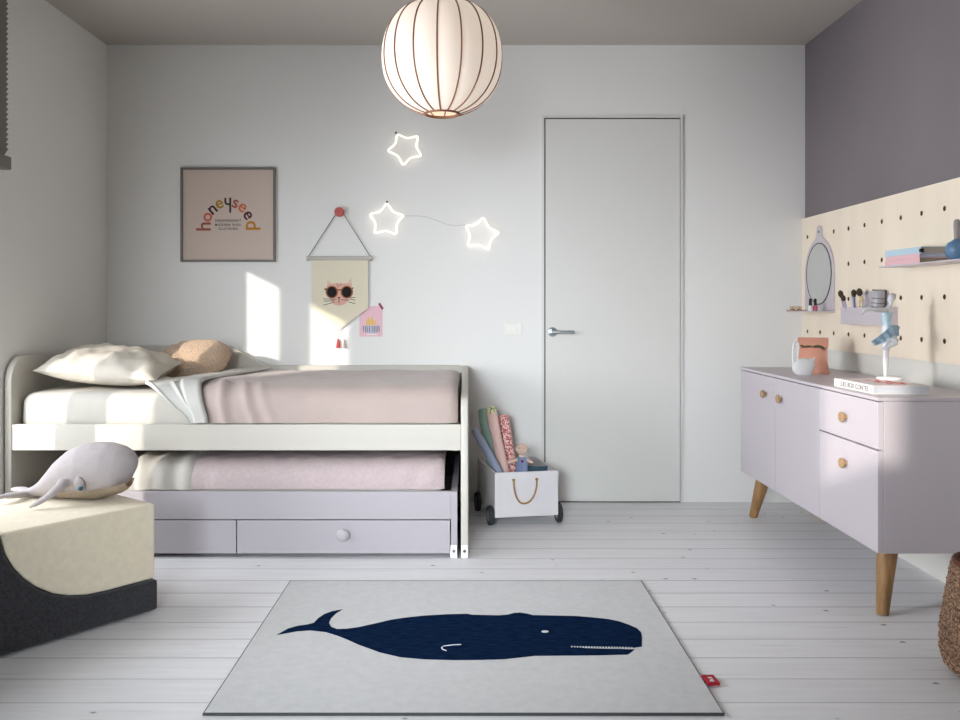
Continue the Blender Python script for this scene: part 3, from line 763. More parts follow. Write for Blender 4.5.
# ------------------------------------------------------------ trundle
tr = thing('trundle_bed', 'lavender pull-out trundle bed with drawers under the day bed', 'trundle bed', (-1.0, 4.15, 0))
tx0, tx1 = wx(18, FY), wx(457.3, FY)
xf1 = wx(451, FY)
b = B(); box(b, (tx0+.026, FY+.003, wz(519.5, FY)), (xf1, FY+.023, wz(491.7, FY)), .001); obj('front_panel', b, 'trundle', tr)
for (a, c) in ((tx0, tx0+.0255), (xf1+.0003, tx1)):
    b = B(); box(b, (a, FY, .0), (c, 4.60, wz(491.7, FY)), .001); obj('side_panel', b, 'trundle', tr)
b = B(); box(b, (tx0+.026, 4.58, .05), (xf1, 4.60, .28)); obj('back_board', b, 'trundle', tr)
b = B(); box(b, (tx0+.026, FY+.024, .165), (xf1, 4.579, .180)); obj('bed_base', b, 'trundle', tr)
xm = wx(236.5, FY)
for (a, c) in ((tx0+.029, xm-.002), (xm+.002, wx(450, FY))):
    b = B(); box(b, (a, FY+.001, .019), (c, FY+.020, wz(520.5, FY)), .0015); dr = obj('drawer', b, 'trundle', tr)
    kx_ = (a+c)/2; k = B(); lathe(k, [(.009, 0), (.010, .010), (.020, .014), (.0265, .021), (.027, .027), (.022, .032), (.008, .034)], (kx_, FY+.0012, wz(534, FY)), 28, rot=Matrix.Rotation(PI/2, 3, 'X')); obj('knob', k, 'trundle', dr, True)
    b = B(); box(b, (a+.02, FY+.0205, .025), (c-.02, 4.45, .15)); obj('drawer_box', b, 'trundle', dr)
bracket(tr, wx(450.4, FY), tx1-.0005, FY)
tb = thing('trundle_blanket', 'dusty pink quilt spread over the lower trundle mattress', 'blanket', (-.7, 4.1, .4))
def rim(s, nn):
    if nn.z > .2: s.z += .006*math.sin(s.x*38+s.y*9)*max(0, .3-(s.y-3.7))*1.2+.004*noise.noise(Vector((s.x*22, s.y*8, 0)))
    return s
xg = -1.235
b = B(); soft_box(b, (-1.70, FY+.052, .186), (-.125, 4.53, .386), .055, .03, .003, 5, 22)
tag(obj('mattress', b, 'sheet', None, True), 'lower trundle mattress in cream sheet, its end showing beside the toy whale', 'mattress')
t_ = B()
def drape2(bm, x0, x1, off, seed, thick, amp, nu, wrf=None):
    return drape(bm, lambda s: x0+.02*math.sin(s*6), lambda s: x1, off, ztop=.386, y0=4.5, yf=FY+.052, zb=.2865, nu=nu, nv=40, amp=amp, seed=seed, thick=thick, r=.055, wrf=wrf)
def qwr(x, s, u):
    return .012*max(0, (x+.55)/.45)*noise.noise(Vector(((x+s*.5)*19, s*3, 2)))*min(1, max(0, s-.4)*4)+.004*noise.noise(Vector((x*20, s*12, 5)))
drape2(t_, xg, -.110, .010, 31, .014, .006, 90, qwr); obj('quilt', t_, 'duvet2', tb, True)
b = B(); drape2(b, -1.43, xg+.05, .022, 37, .010, .008, 20, lambda x, s, u: .006*math.sin(u*16)); obj('folded_edge', b, 'sheet', tb, True)
b = B(); M4 = Matrix.Translation((-1.72, 4.02, .438)) @ Matrix.Rotation(math.radians(2), 4, 'Y'); pillow_bm(b, .38, .38, .050, M4, amp=.004, seed=8, n=16)
tag(obj('pillow', b, 'sheet', None, True), 'cream pillow squeezed in the dark gap under the upper bed, behind the toy whale', 'pillow')

# ------------------------------------------------------------ foam seat
u = Vector((-.62, -.785, 0)).normalized(); w = Vector((-.785, .62, 0)).normalized(); c0 = Vector((-1.098, 3.035, 0))
PX = Matrix(((u.x, w.x, 0, c0.x), (u.y, w.y, 0, c0.y), (0, 0, 1, 0), (0, 0, 0, 1)))   # (along, across, up) -> world
curve = [(.10, .116), (.18, .117), (.25, .121), (.31, .134), (.36, .154), (.41, .186), (.45, .224), (.48, .262), (.505, .310), (.52, .379)]
cream = [(0.004, .116)]+curve[1:]+[(.004, .379)]
W_ = .50
def rounded_prism(pts, d0, d1, r):
    t = bmesh.new()
    a = [t.verts.new((p[0], d0, p[1])) for p in pts]; c = [t.verts.new((p[0], d1, p[1])) for p in pts]
    t.faces.new(a); t.faces.new(c[::-1]); n = len(pts)
    for i in range(n): t.faces.new((a[i], c[i], c[(i+1) % n], a[(i+1) % n]))
    bmesh.ops.recalc_face_normals(t, faces=t.faces[:])
    es = []
    for e in t.edges:
        if len(e.link_faces) == 2 and e.calc_face_angle(0) > .9: es.append(e)
    bmesh.ops.bevel(t, geom=es, offset=r, segments=4, affect='EDGES', profile=.5)
    for v in t.verts: v.co = PX @ v.co
    return t
b = B(); merge(b, rounded_prism(cream, 0, W_, .012))
fs = thing('pouf', 'cream fabric foam seat block with a curved underside, resting in the charcoal base', 'seat', tuple(PX @ Vector((.26, .25, .12))))
obj('cushion', b, 'cream_fabric', fs, True)
b = B()
for zz, d in ((.3795, .010), ):
    q = [(.012, .008), (.012, W_-.008), (.512, W_-.008), (.512, .008)]
    tube(b, [PX @ Vector((p[0], p[1], .3765)) for p in chaikin([(x, y, 0) for x, y in q], 0)], .0022, 6, closed=True)
obj('seam_piping', b, 'cream_fabric', fs, True)
g = .0035
dark = [(-.004, .006), (.82, .006), (.82, .40), (.60, .40), (.535, .392)]+[(x+g*(.3+1.2*max(0, (i-3)/6)), z-g*(1.2-.9*(i/9))) for i, (x, z) in reversed(list(enumerate(curve)))][1:-1]+[(-.004, .111)]
b = B(); merge(b, rounded_prism(dark, -.003, W_+.003, .010))
tag(obj('foam_block', b, 'charcoal', None, True), 'charcoal felt foam block on the floor cradling the cream seat', 'foam block')

# ------------------------------------------------------------ plush whale
wh = thing('plush_whale', 'lavender stuffed toy whale with beige belly lying on the cream foam seat', 'stuffed toy', (-1.38, 3.09, .379))
def pb(px, py, Y): return Vector((wx(px, Y), Y, wz(py, Y)))
Z0 = .381
sp = [  # centre (photo px at depth), half width, half height
    (132.6, 472.5, .010, .014), (131.9, 472, .030, .034), (130, 471, .050, .054), (127, 469.8, .068, .070), (122, 469, .083, .083), (112, 468.5, .098, .094), (100, 470, .104, .101), (88, 471.5, .103, .098), (76, 474, .094, .087), (64, 479, .078, .068), (53, 484.5, .058, .047), (43, 489, .040, .030), (34, 491.5, .028, .019), (26, 492.5, .022, .012), (18, 493, .018, .008)]
b = B()
pts = []; rad = []
for px, py, rw, rh in sp:
    Y = 3.09+(131-px)*.0004
    p = pb(px, py, Y); p.z = max(p.z, Z0+rh+.0); pts.append(p); rad.append((rw, rh))
tube(b, pts, rad, 28)
def fin(bm, pts, ra):
    tube(bm, pts, ra, 12)
# near pectoral fin
fin(b, [pb(64, 482, 3.01), pb(60, 487, 2.985), pb(52, 493.5, 2.96), pb(42, 500.5, 2.945), pb(34, 505, 2.935), pb(29, 507.5, 2.93)], [(.022, .020), (.020, .015), (.017, .011), (.015, .008), (.013, .006), (.006, .004)])
# far fin
fin(b, [pb(70, 480, 3.17), pb(60, 484, 3.21), pb(50, 488, 3.24)], [(.02, .012), (.018, .008), (.008, .005)])
# flukes
fin(b, [pb(27, 493, 3.13), pb(18, 495, 3.07), pb(8, 496, 3.03), pb(-4, 497, 3.0)], [(.018, .010), (.024, .012), (.022, .010), (.008, .005)])
fin(b, [pb(27, 492, 3.14), pb(22, 490, 3.19), pb(17, 489.5, 3.24), pb(13, 489, 3.27)], [(.018, .010), (.026, .012), (.022, .011), (.01, .006)])
o = obj('body', b, 'whale', wh, False)
rm = o.modifiers.new('r', 'REMESH'); rm.mode = 'VOXEL'; rm.voxel_size = .0045; rm.use_smooth_shade = True
sm_ = o.modifiers.new('s', 'SMOOTH'); sm_.iterations = 6; sm_.factor = .5
# belly: a cloth shell just outside the underside of the body
b = B(); t = bmesh.new(); rings = []
bel = [(px, py, rw, rh) for px, py, rw, rh in sp[2:10]]
rings = []
for idx, (px, py, rw, rh) in enumerate(bel):
    Y = 3.09+(131-px)*.0004; p = pb(px, py, Y); p.z = max(p.z, Z0+rh)
    ring = []
    for k in range(15):
        lo_a = math.radians(214); hi_a = math.radians(326)
        a = lo_a+(hi_a-lo_a)*k/14
        hang = 1.0
        q = Vector((p.x, p.y+math.cos(a)*(rw+.0022), p.z+math.sin(a)*(rh+.0012)))
        lim = Z0+.030+.0*(px-64)/68+ .012*max(0, min(1, (px-85)/45))
        ring.append(t.verts.new(q))
    rings.append(ring)
for i in range(len(rings)-1):
    for k in range(14): t.faces.new((rings[i][k], rings[i][k+1], rings[i+1][k+1], rings[i+1][k]))
bmesh.ops.solidify(t, geom=t.faces[:], thickness=.002)
merge(b, t); obj('belly', b, 'belly', wh, True)
# eye with its lid
ex = pb(79.5, 484.5, 2.985); ctr = pb(84, 475, 3.10)
d_ = (ex-ctr).normalized()
b = B(); ball(b, pb(79.5, 483.0, 3.005), (.019, .012, .024), 3, rot=Matrix.Rotation(math.radians(10), 3, 'Y')); obj('eyelid', b, 'whale', wh, True)
b = B(); ball(b, pb(80.5, 488.6, 2.9935), (.010, .006, .0075), 3); ey = obj('eye', b, mat('blue_eye', (52, 116, 140), .1), wh, True)
b = B(); ball(b, pb(80.3, 489.0, 2.989), (.005, .003, .005), 2); obj('pupil', b, 'black', ey, True)
b = B(); tube(b, [pb(x, y, Yq) for x, y, Yq in ((79, 477.4, 2.992), (82, 478.5, 2.990), (84.5, 481.5, 2.990), (85.7, 486, 2.990), (85.8, 490, 2.991))], .0016, 6); obj('seam', b, 'string', wh, True)

# ------------------------------------------------------------ rug
rx0, rx1, ry0, ry1 = -.694, .661, 2.256, 3.345
rug = thing('rug', 'pale grey rug with a navy blue sperm whale lying on the plank floor', 'rug', (0, 2.83, 0))
b = B(); box(b, (rx0, ry0, .0005), (rx1, ry1, .0085)); o = obj('rug_pile', b, 'rug', rug)
b = B(); tube(b, [(rx0, ry0, .005), (rx1, ry0, .005), (rx1, ry1, .005), (rx0, ry1, .005)], .0042, 6, closed=True); obj('edge_binding', b, 'rugedge', rug)
ZR = .0085
def fl_pt(px, py, z=ZR):
    Y = (EYE-z)*F/(py-VY); return (wx(px, Y), Y)
wo = [(277, 635), (288, 628.8), (298, 626), (307, 624.8), (314, 623), (318, 618.5), (324, 614.5), (332, 611.5), (342.5, 609.5), (336, 613.5), (331, 618.5), (329, 623), (331, 627), (337, 629.3), (347, 629), (358, 627.5), (374, 624), (391, 620), (406, 617.8), (423, 616), (445, 614.6), (467, 614), (472, 615), (485, 615.3), (499, 615.6), (508, 614.8), (514, 613.2), (520, 612.8), (527, 613.8), (533, 615.4), (553, 615.8), (575, 616.2), (590, 617.4), (607.5, 619.2), (619, 621.5), (629, 625), (637, 628.5), (641, 632.5), (642, 637), (641.8, 646.6), (631, 648.2), (620, 648.4), (600, 648.0), (585, 647.6), (575, 647.0), (585, 648.4), (600, 648.9), (620, 649.2), (634.6, 649.7), (628, 654.6), (600, 655.4), (570, 655.7), (535, 655.9), (520, 657.6), (503, 659.4), (480, 660), (454, 660.2), (424, 659.4), (400, 657.2), (380, 652.5), (358, 644.5), (347, 639.5), (337, 635.6), (326, 632.2), (310, 630.4), (296, 631.5), (288, 633)]
b = B(); prism(b, [fl_pt(*p) for p in wo], ZR-.001, ZR+.0012, 'Z')
bmesh.ops.triangulate(b, faces=[f for f in b.faces if len(f.verts) > 4]); obj('whale_motif', b, 'navy', rug)
b = B()
prism(b, [fl_pt(545+3.6*math.cos(a), 632+1.1*math.sin(a)) for a in [2*PI*i/14 for i in range(14)]], ZR+.0005, ZR+.002, 'Z')
obj('whale_eye', b, 'rugwhite', rug)
b = B()
for i in range(22):
    x = 571+i*2.85; y = 647.1+i*.055
    prism(b, [fl_pt(x, y-.5), fl_pt(x+1.6, y-.5), fl_pt(x+1.6, y+.55), fl_pt(x, y+.55)], ZR+.0005, ZR+.002, 'Z')
obj('whale_teeth', b, 'rugwhite', rug)
b = B()
tube(b, [(*fl_pt(x, y), ZR+.001) for x, y in ((461, 645), (455, 645.2), (449, 645.8), (443.5, 646.6), (441.5, 648.2), (443, 650), (446.5, 651.2))], .0020, 6)
obj('whale_flipper', b, 'rugwhite', rug)
b = B(); x, y = .672, 2.455; box(b, (x-.008, y-.028, .004), (x+.028, y+.028, .0125), .002, rot=Matrix.Rotation(math.radians(4), 3, 'Z')); tg = obj('label_tag', b, 'redtag', rug)
b = B()
for i in range(3): box(b, (x+.004+(i % 2)*.004, y-.018+i*.011, .0123), (x+.016, y-.012+i*.011, .0131))
obj('tag_stitching', b, 'rugwhite', tg)

# ------------------------------------------------------------ sideboard
SX, SY0, SY1, ST, SB = 1.390, 2.95, 4.442, .758, .2255
side = thing('sideboard', 'lavender sideboard with two doors, two drawers and oak legs along the right wall', 'sideboard', (1.6, 3.7, 0))
SXR = 1.806
b = B(); box(b, (SX+.020, SY0, SB), (SXR, SY1, ST-.0135), .0012); obj('carcass', b, 'lav', side)
b = B(); box(b, (SX-.003, SY0-.003, ST-.0125), (SXR, SY1+.003, ST), .0015); obj('top', b, 'lav', side)
y1, y2 = 3.447, 3.945
def front(name, ya, yb_, za, zb_, ky, kz_):
    b = B(); box(b, (SX, ya+.0015, za+.001), (SX+.019, yb_-.0015, zb_-.002), .0012); d = obj(name, b, 'lav', side)
    k = B(); lathe(k, [(.008, 0), (.008, .009), (.012, .011), (.0185, .014), (.0190, .021), (.0165, .0235), (.012, .022), (.004, .021)], (SX, ky, kz_), 24, rot=Matrix.Rotation(-PI/2, 3, 'Y')); obj('knob', k, 'brass', d, True, label='tan round knob')
TZ = ST-.0145
front('door', y2, SY1, SB, TZ, 4.065, .658); front('door', y1, y2, SB, TZ, 3.861, .656)
front('drawer', SY0, y1, .579, TZ, 3.20, .660); front('drawer', SY0, y1, SB, .576, 3.20, .490)
for (fx, fy, tx_, ty) in ((1.427, 2.997, 1.468, 3.045), (1.437, 4.396, 1.468, 4.325), (1.775, 2.997, 1.74, 3.045), (1.775, 4.396, 1.74, 4.325)):
    b = B(); tube(b, [(fx, fy, .0), (fx+(tx_-fx)*.02, fy+(ty-fy)*.02, .004), (tx_, ty, SB-.006), (tx_+(tx_-fx)*.02, ty, SB-.0005)], [.0185, .0205, .0355, .0355], 24); obj('leg', b, 'oak', side, True)

# basket
b = B(); bc = (1.550, 2.49, 0)
lathe(b, [(.125, .001), (.158, .012), (.170, .05), (.174, .12), (.164, .21), (.150, .29), (.142, .322), (.133, .322), (.142, .28), (.160, .12), (.150, .03), (.02, .018)], bc, 48)
bk = thing('wicker_basket', 'brown woven basket on the floor in front of the sideboard', 'basket', bc)
obj('body', b, 'wicker', bk, True)
b = B()
for i, z in enumerate([.03+.0145*k for k in range(20)]):
    rr = .1735 if z < .13 else .1735-.030*(z-.13)/.19
    if z < .05: rr = .163+.2*(z-.02)
    tube(b, [(bc[0]+(rr+.002*math.sin(k*PI/2+i*PI/1))*math.cos(2*PI*k/80), bc[1]+(rr+.002*math.sin(k*PI/2+i*PI))*math.sin(2*PI*k/80), z) for k in range(80)], .0055, 5, closed=True)
obj('weave', b, 'wicker', bk, True)
b = B(); tube(b, [(bc[0]+.138*math.cos(2*PI*k/48), bc[1]+.138*math.sin(2*PI*k/48), .322) for k in range(48)], .008, 8, closed=True); obj('rim', b, mat('reddish_wicker', (98, 52, 38), .8, var=.2, vscale=60), bk, True)

# ------------------------------------------------------------ pegboard
PXF = 1.814
ycols = [4.655-.168*i for i in range(-0, 14)]; zrows = [.935, 1.1045, 1.2735, 1.4425]
Yb0, Yb1, Zb0, Zb1 = ycols[-1]-.084, YB-.0005, .851, 1.547
b = B()
hs = .084; r = .0105; NS = 16
def cell(yc, zc, ya, yb_, za, zb_):
    inn = []; innb = []; out = []
    for k in range(NS):
        a = 2*PI*k/NS+PI/4; c, s = math.cos(a), math.sin(a)
        inn.append(b.verts.new((PXF, yc+r*c, zc+r*s))); innb.append(b.verts.new((PXF+.012, yc+r*c, zc+r*s)))
        m = max(abs(c), abs(s)); yy, zz = c/m, s/m
        Y = yc+(yy*(yb_-yc) if yy > 0 else yy*(yc-ya)); Z = zc+(zz*(zb_-zc) if zz > 0 else zz*(zc-za))
        out.append(b.verts.new((PXF, Y, Z)))
    for k in range(NS):
        k2 = (k+1) % NS
        b.faces.new((inn[k], inn[k2], out[k2], out[k])); f = b.faces.new((inn[k], innb[k], innb[k2], inn[k2])); f.material_index = 1
for i, yc in enumerate(ycols):
    ya = yc-hs; yb_ = yc+hs if i else Yb1
    for j, zc in enumerate(zrows):
        za = zrows[0]-.084 if j == 0 else (zrows[j-1]+zc)/2; zb_ = Zb1 if j == 3 else (zrows[j+1]+zc)/2
        cell(yc, zc, ya, yb_, za, zb_)
bmesh.ops.remove_doubles(b, verts=b.verts[:], dist=1e-5)
def quad(pts, mi=0):
    f = b.faces.new([b.verts.new(p) for p in pts]); f.material_index = mi
for (p, q) in (((Yb0, Zb0), (Yb1, Zb0)), ((Yb1, Zb0), (Yb1, Zb1)), ((Yb1, Zb1), (Yb0, Zb1)), ((Yb0, Zb1), (Yb0, Zb0))):
    quad([(PXF, *p), (PXF, *q), (PXF+.012, *q), (PXF+.012, *p)])
peg = tag(obj('pegboard', b, ['board', 'hole']), 'large pale plywood pegboard with rows of round holes on the right wall', 'pegboard')

# mirror with shelf
mr = thing('wall_mirror', 'round mirror on a lavender back plate with small shelf, far end of pegboard', 'mirror', (PXF, 4.485, 1.045))
mc, mzc = 4.486, 1.238
pts = [(4.302, 1.047), (4.670, 1.047), (4.670, 1.240)]+[(mc+.184*math.cos(a), 1.24+.184*math.sin(a)) for a in [math.radians(x) for x in range(8, 73, 8)]]
pts += [(mc+.042, 1.425), (mc+.034, 1.44), (mc+.034, 1.455)]+[(mc+.034*math.cos(a), 1.455+.034*math.sin(a)) for a in [math.radians(x) for x in range(20, 161, 20)]]+[(mc-.034, 1.455), (mc-.034, 1.44), (mc-.042, 1.425)]
pts += [(mc+.184*math.cos(a), 1.24+.184*math.sin(a)) for a in [math.radians(x) for x in range(112, 177, 8)]]+[(4.302, 1.240)]
b = B(); prism(b, pts, PXF-.0075, PXF-.0005, 'X'); obj('back_plate', b, 'lav', mr)
b = B(); prism(b, [(mc+.157*math.cos(a), mzc+.157*math.sin(a)) for a in [2*PI*i/48 for i in range(48)]], PXF-.0095, PXF-.0076, 'X'); obj('mirror_glass', b, 'mirror', mr)
b = B(); tube(b, [(PXF-.0085, mc+.158*math.cos(a), mzc+.158*math.sin(a)) for a in [2*PI*i/48 for i in range(48)]], .0028, 6, closed=True); obj('dark_rim', b, 'black', mr, True)
b = B(); ball(b, (PXF-.008, mc, 1.455), (.003, .007, .007), 2); obj('peg', b, 'screw', mr, True)
b = B(); box(b, (1.708, 4.302, 1.0405), (PXF-.0005, 4.670, 1.0465), .001); obj('shelf', b, 'lav', mr)
# things on it
for px, mt, lb in ((810.4, 'paper', 'small bottle of white nail polish with black cap on the mirror shelf'), (815.3, 'pinkpolish', 'small bottle of pink nail polish with black cap on the mirror shelf')):
    Y = 4.37; X = wx(px, Y)
    n = thing('nail_polish', lb, 'nail polish', (X, Y, 1.047), 'nail polishes on the mirror shelf')
    b = B(); lathe(b, [(.010, 0), (.0115, .002), (.0115, .020), (.008, .026), (.005, .027)], (X, Y, 1.0468), 20); obj('bottle', b, mt, n, True)
    b = B(); lathe(b, [(.0078, .0275), (.0078, .030), (.0065, .060), (.005, .0615)], (X, Y, 1.0468), 16); obj('cap', b, 'black', n, True)
b = B(); Y = 4.60; box(b, (wx(789.5, Y), Y-.05, 1.0470), (wx(804.5, Y), Y+.05, 1.0505), .001)
tag(obj('trinket_tray', b, 'coppertray'), 'small copper tray at the outer edge of the mirror shelf', 'tray')
for i, px in enumerate((791.5, 794.7, 798, 801)):
    Y = 4.59; X = wx(px, Y); b = B()
    tube(b, [(X+.0065*math.cos(a), Y+(i % 2)*.01, 1.0615+.0065*math.sin(a)) for a in [2*PI*k/16 for k in range(16)]], .0022, 6, closed=True)
    lathe(b, [(.006, 0), (.007, .003), (.004, .006)], (X, Y+(i % 2)*.01, 1.0508), 12)
    tag(obj('gold_ring', b, 'gold', None, True), ('gold ring trinket at the outer end of the copper tray', 'second gold ring trinket from the outer end of the copper tray', 'third gold ring trinket from the outer end of the copper tray', 'gold ring trinket on the copper tray nearest the nail polish')[i], 'ring', 'gold trinkets on the copper tray')

# organiser tray
ty0, ty1, tX0 = 3.670, 4.085, 1.749
tz0, tz1 = .986, 1.064
org = thing('wall_organizer', 'lavender organiser tray mounted on the pegboard behind the dancer figurine', 'organizer', (1.78, 3.9, tz0))
b = B(); t = .003
box(b, (tX0, ty0, tz0), (PXF-.001, ty1, tz0+t)); box(b, (tX0, ty0, tz0+t), (tX0+t, ty1, tz1)); box(b, (tX0+t, ty0, tz0+t), (PXF-.001, ty0+t, tz1)); box(b, (tX0+t, ty1-t, tz0+t), (PXF-.001, ty1, tz1))
obj('tray', b, 'lav', org)
b = B(); prism(b, [(3.740, tz0+.004), (4.01, tz0+.004), (4.01, 1.120), (3.99, 1.139), (3.76, 1.139), (3.740, 1.120)], PXF-.004, PXF-.0008, 'X'); obj('back_plate', b, 'lav', org)
def brush(px_top, py_top, px_b, Y, Yb, mt, lb, big=1, Xo=0):
    top_ = pb(px_top, py_top, Y); bot = Vector((wx(px_b, Yb), Yb, tz0+.006)); 
    ax = (top_-bot)
    th = thing('makeup_brush', lb, 'brush', tuple(bot), 'make-up brushes in the organiser')
    b = B(); tube(b, [bot, bot+ax*.4, bot+ax*.70, bot+ax*.78], [.003, .0045, .0055, .006], 10); obj('handle', b, mt, th, True)
    b = B(); tube(b, [bot+ax*.78, bot+ax*.86, bot+ax*.94, bot+ax*1.0], [.006, .0115*big, .0115*big, .004], 12); obj('bristles', b, 'bristle', th, True)
brush(840, 290.5, 847, 4.08, 4.05, 'lavh', 'leftmost make-up brush with brown bristles, leaning out of the organiser tray')
brush(842.5, 295, 850, 4.04, 4.02, 'lavh', 'short lilac make-up brush just right of the leftmost one', .9)
brush(853.7, 289.5, 855, 3.98, 3.98, 'blueh', 'blue-handled make-up brush standing in the organiser tray')
brush(859.4, 288.3, 858.5, 3.93, 3.93, 'creamh', 'cream-handled make-up brush with the fullest bristles in the organiser tray', 1.1)
b = B(); c_ = pb(861.5, 299, 3.915); lathe(b, [(.011, 0), (.012, .003), (.009, .006), (.004, .007)], c_, 16, rot=Matrix.Rotation(PI/2, 3, 'X')); tube(b, [c_, Vector((c_.x+.003, c_.y, tz0+.006))], .003, 8)
tag(obj('powder_applicator', b, 'creamh', None, True), 'small cream round applicator beside the brushes in the organiser tray', 'applicator')
jr = thing('ribbed_jar', 'grey see-through jar with dark bands standing tilted in the organiser tray', 'jar', (1.78, 3.80, tz0+.006))
Rj = Matrix.Rotation(math.radians(7), 3, 'X'); jc = Vector((1.7785, 3.785, tz0+.0075))
b = B(); lathe(b, [(.0235, 0), (.025, .004), (.026, .145), (.024, .148)], jc, 28, rot=Rj); obj('glass', b, 'jar', jr, True)
for i, z in enumerate((.075, .092, .112, .147)):
    b = B(); tube(b, [jc+Rj @ Vector((.0262*math.cos(a), .0262*math.sin(a), z)) for a in [2*PI*k/28 for k in range(28)]], .0013, 6, closed=True); obj('band', b, 'ink', jr, True)

# shelf with books
SHX, SHZ, SHY = 1.678, 1.232, 3.554
sh = thing('wall_shelf', 'thin lavender metal shelf with books on the pegboard near the right edge', 'shelf', (1.75, 3.2, SHZ))
b = B(); box(b, (SHX, 2.88, SHZ-.005), (PXF-.001, SHY, SHZ), .0008); obj('board', b, 'lav', sh)
def book(name, lo, hi, cov, pg, label, group, spine='X', ct=.0015, blk=False):
    th = thing(name, label, 'book', ((lo[0]+hi[0])/2, (lo[1]+hi[1])/2, lo[2]), group)
    b = B(); box(b, lo, (hi[0], hi[1], lo[2]+ct)); box(b, (lo[0], lo[1], hi[2]-ct), hi); box(b, (lo[0], lo[1], lo[2]+ct), (lo[0]+ct, hi[1], hi[2]-ct)); obj('cover', b, cov, th)
    b = B(); box(b, (lo[0]+ct+.0003, lo[1]+.002, lo[2]+ct+.0002), (hi[0]-.002, hi[1]-.002, hi[2]-ct-.0002)); obj('pages', b, pg, th)
    if blk:
        b = B(); box(b, (lo[0]-.0004, lo[1]-.0005, lo[2]+.003), (lo[0]+.012, lo[1]+.012, hi[2]-.008)); obj('dark_label', b, 'ink', th)
    return th
z = SHZ+.0005
book('book', (1.694, 3.262, z), (1.802, 3.535, z+.0195), 'pinkb', 'pages_olive', 'pale pink book at the bottom of the pile on the wall shelf', 'books on the wall shelf')
book('book', (1.690, 3.256, z+.020), (1.802, 3.520, z+.036), 'pinkb', 'pages_blue', 'pink book with pale blue page edges, middle of the pile on the wall shelf', 'books on the wall shelf')
book('book', (1.692, 3.250, z+.0365), (1.802, 3.530, z+.061), 'skyb', 'pages_grey', 'light blue book on top of the pile on the wall shelf', 'books on the wall shelf', blk=True)
vz = z; vx, vy = 1.735, 3.085
vs = thing('bud_vase', 'round blue vase with slim grey neck beside the books on the wall shelf', 'vase', (vx, vy, vz))
b = B(); lathe(b, [(.018, 0), (.029, .008), (.038, .028), (.038, .045), (.030, .062), (.014, .072), (.011, .075)], (vx, vy, vz), 32); obj('bowl', b, 'blue_vase', vs, True)
b = B(); lathe(b, [(.010, .074), (.010, .09), (.0115, .125), (.0105, .140), (.006, .146)], (vx, vy, vz), 20); obj('neck', b, 'grey_neck', vs, True)

# big book + figurine
bz = ST+.0006
bk_ = thing('coffee_table_book', 'thick white hardcover book with red pattern on its cover, lying on the sideboard', 'book', (1.52, 3.2, bz))
lo = (1.420, 3.050, bz); hi = (1.623, 3.375, bz+.030)
b = B(); ct = .0025; box(b, lo, (hi[0], hi[1], lo[2]+ct)); box(b, (lo[0], lo[1], hi[2]-ct), hi); box(b, (lo[0], lo[1], lo[2]+ct), (lo[0]+ct, hi[1], hi[2]-ct)); obj('cover', b, 'paper', bk_)
b = B(); box(b, (lo[0]+ct+.0003, lo[1]+.003, lo[2]+ct+.0002), (hi[0]-.003, hi[1]-.003, hi[2]-ct-.0002)); obj('pages', b, 'pages', bk_)
b = B(); box(b, (lo[0]+.01, lo[1]+.01, hi[2]+.0001), (hi[0]-.01, hi[1]-.01, hi[2]+.0005)); obj('cover_print', b, 'coverpink', bk_)
b = B()
for i in range(26):
    x = 1.50+random.random()*.085; y = 3.10+random.random()*.20; a = random.random()*PI
    prism(b, [(x+(.014 if k % 2 else .006)*math.cos(a+k*PI/4), y+(.020 if k % 2 else .008)*math.sin(a+k*PI/4)) for k in range(8)], hi[2]+.0004, hi[2]+.0008, 'Z')
obj('red_pattern', b, 'red', bk_)
# spine faces -X: text runs from far end (left in view) to near end
M4 = Matrix.Translation((lo[0]-.0005, 3.205, bz+.015)) @ Matrix(((0, 0, -1, 0), (-1, 0, 0, 0), (0, 1, 0, 0), (0, 0, 0, 1)))
obj('spine_title', text_bm('LUEL BOX CONTES', .026, .0004, M4, sx=1.06), 'string', bk_)

fg = thing('dancer_figurine', 'white and pale blue porcelain ballerina figurine standing on the large white book', 'figurine', (1.585, 3.315, bz+.031))
FYY = 3.315
def fp(px, py, dy=0): return pb(px, py, FYY+dy)
b = B(); c = fp(888, 378); lathe(b, [(.044, 0), (.047, .003), (.046, .010), (.040, .012)], (c.x, FYY-.01, bz+.0305), 32); obj('base', b, 'ceramic', fg, True)
b = B()
# trunk, neck, head
tube(b, [fp(888.5, 338), fp(887.5, 331), fp(886.5, 323), fp(886.5, 316), fp(887.5, 311), fp(889.5, 308), fp(890.5, 305.5)], [.018, .021, .0155, .017, .0225, .013, .0075], 14)
tube(b, [fp(890.5, 307), fp(891, 301)], .006, 12)
ball(b, fp(891.2, 298.5), (.0125, .014, .017), 3, rot=Matrix.Rotation(math.radians(15), 3, 'Y'))
ball(b, fp(888.0, 299.6, -.006), (.003, .004, .003), 1)
# arms reaching left, one bent hand, near shoulder
tube(b, [fp(885, 310.5, -.010), fp(880, 310.6, -.030), fp(873, 310.0, -.042), fp(867, 310.0, -.046), fp(864, 311.5, -.048), fp(862.8, 314.5, -.048)], [.0090, .0078, .0064, .0050, .0046, .0022], 10)
tube(b, [fp(885, 310, .010), fp(879, 309, .03), fp(872, 309, .036), fp(866, 311, .038)], [.0075, .006, .005, .002], 10)
for k in (-1, 0, 1): tube(b, [fp(863.8, 311.8, -.048), fp(861.2+k*.9, 314.2+abs(k)*.6, -.050+k*.003)], [.0018, .0009], 6)
# standing leg, pointed foot
tube(b, [fp(886.5, 336), fp(886, 346), fp(885.6, 353), fp(885.6, 360), fp(885.5, 368), fp(885.3, 372), fp(885.0, 377)], [.0170, .0150, .0115, .0115, .0080, .0066, .0040], 12)
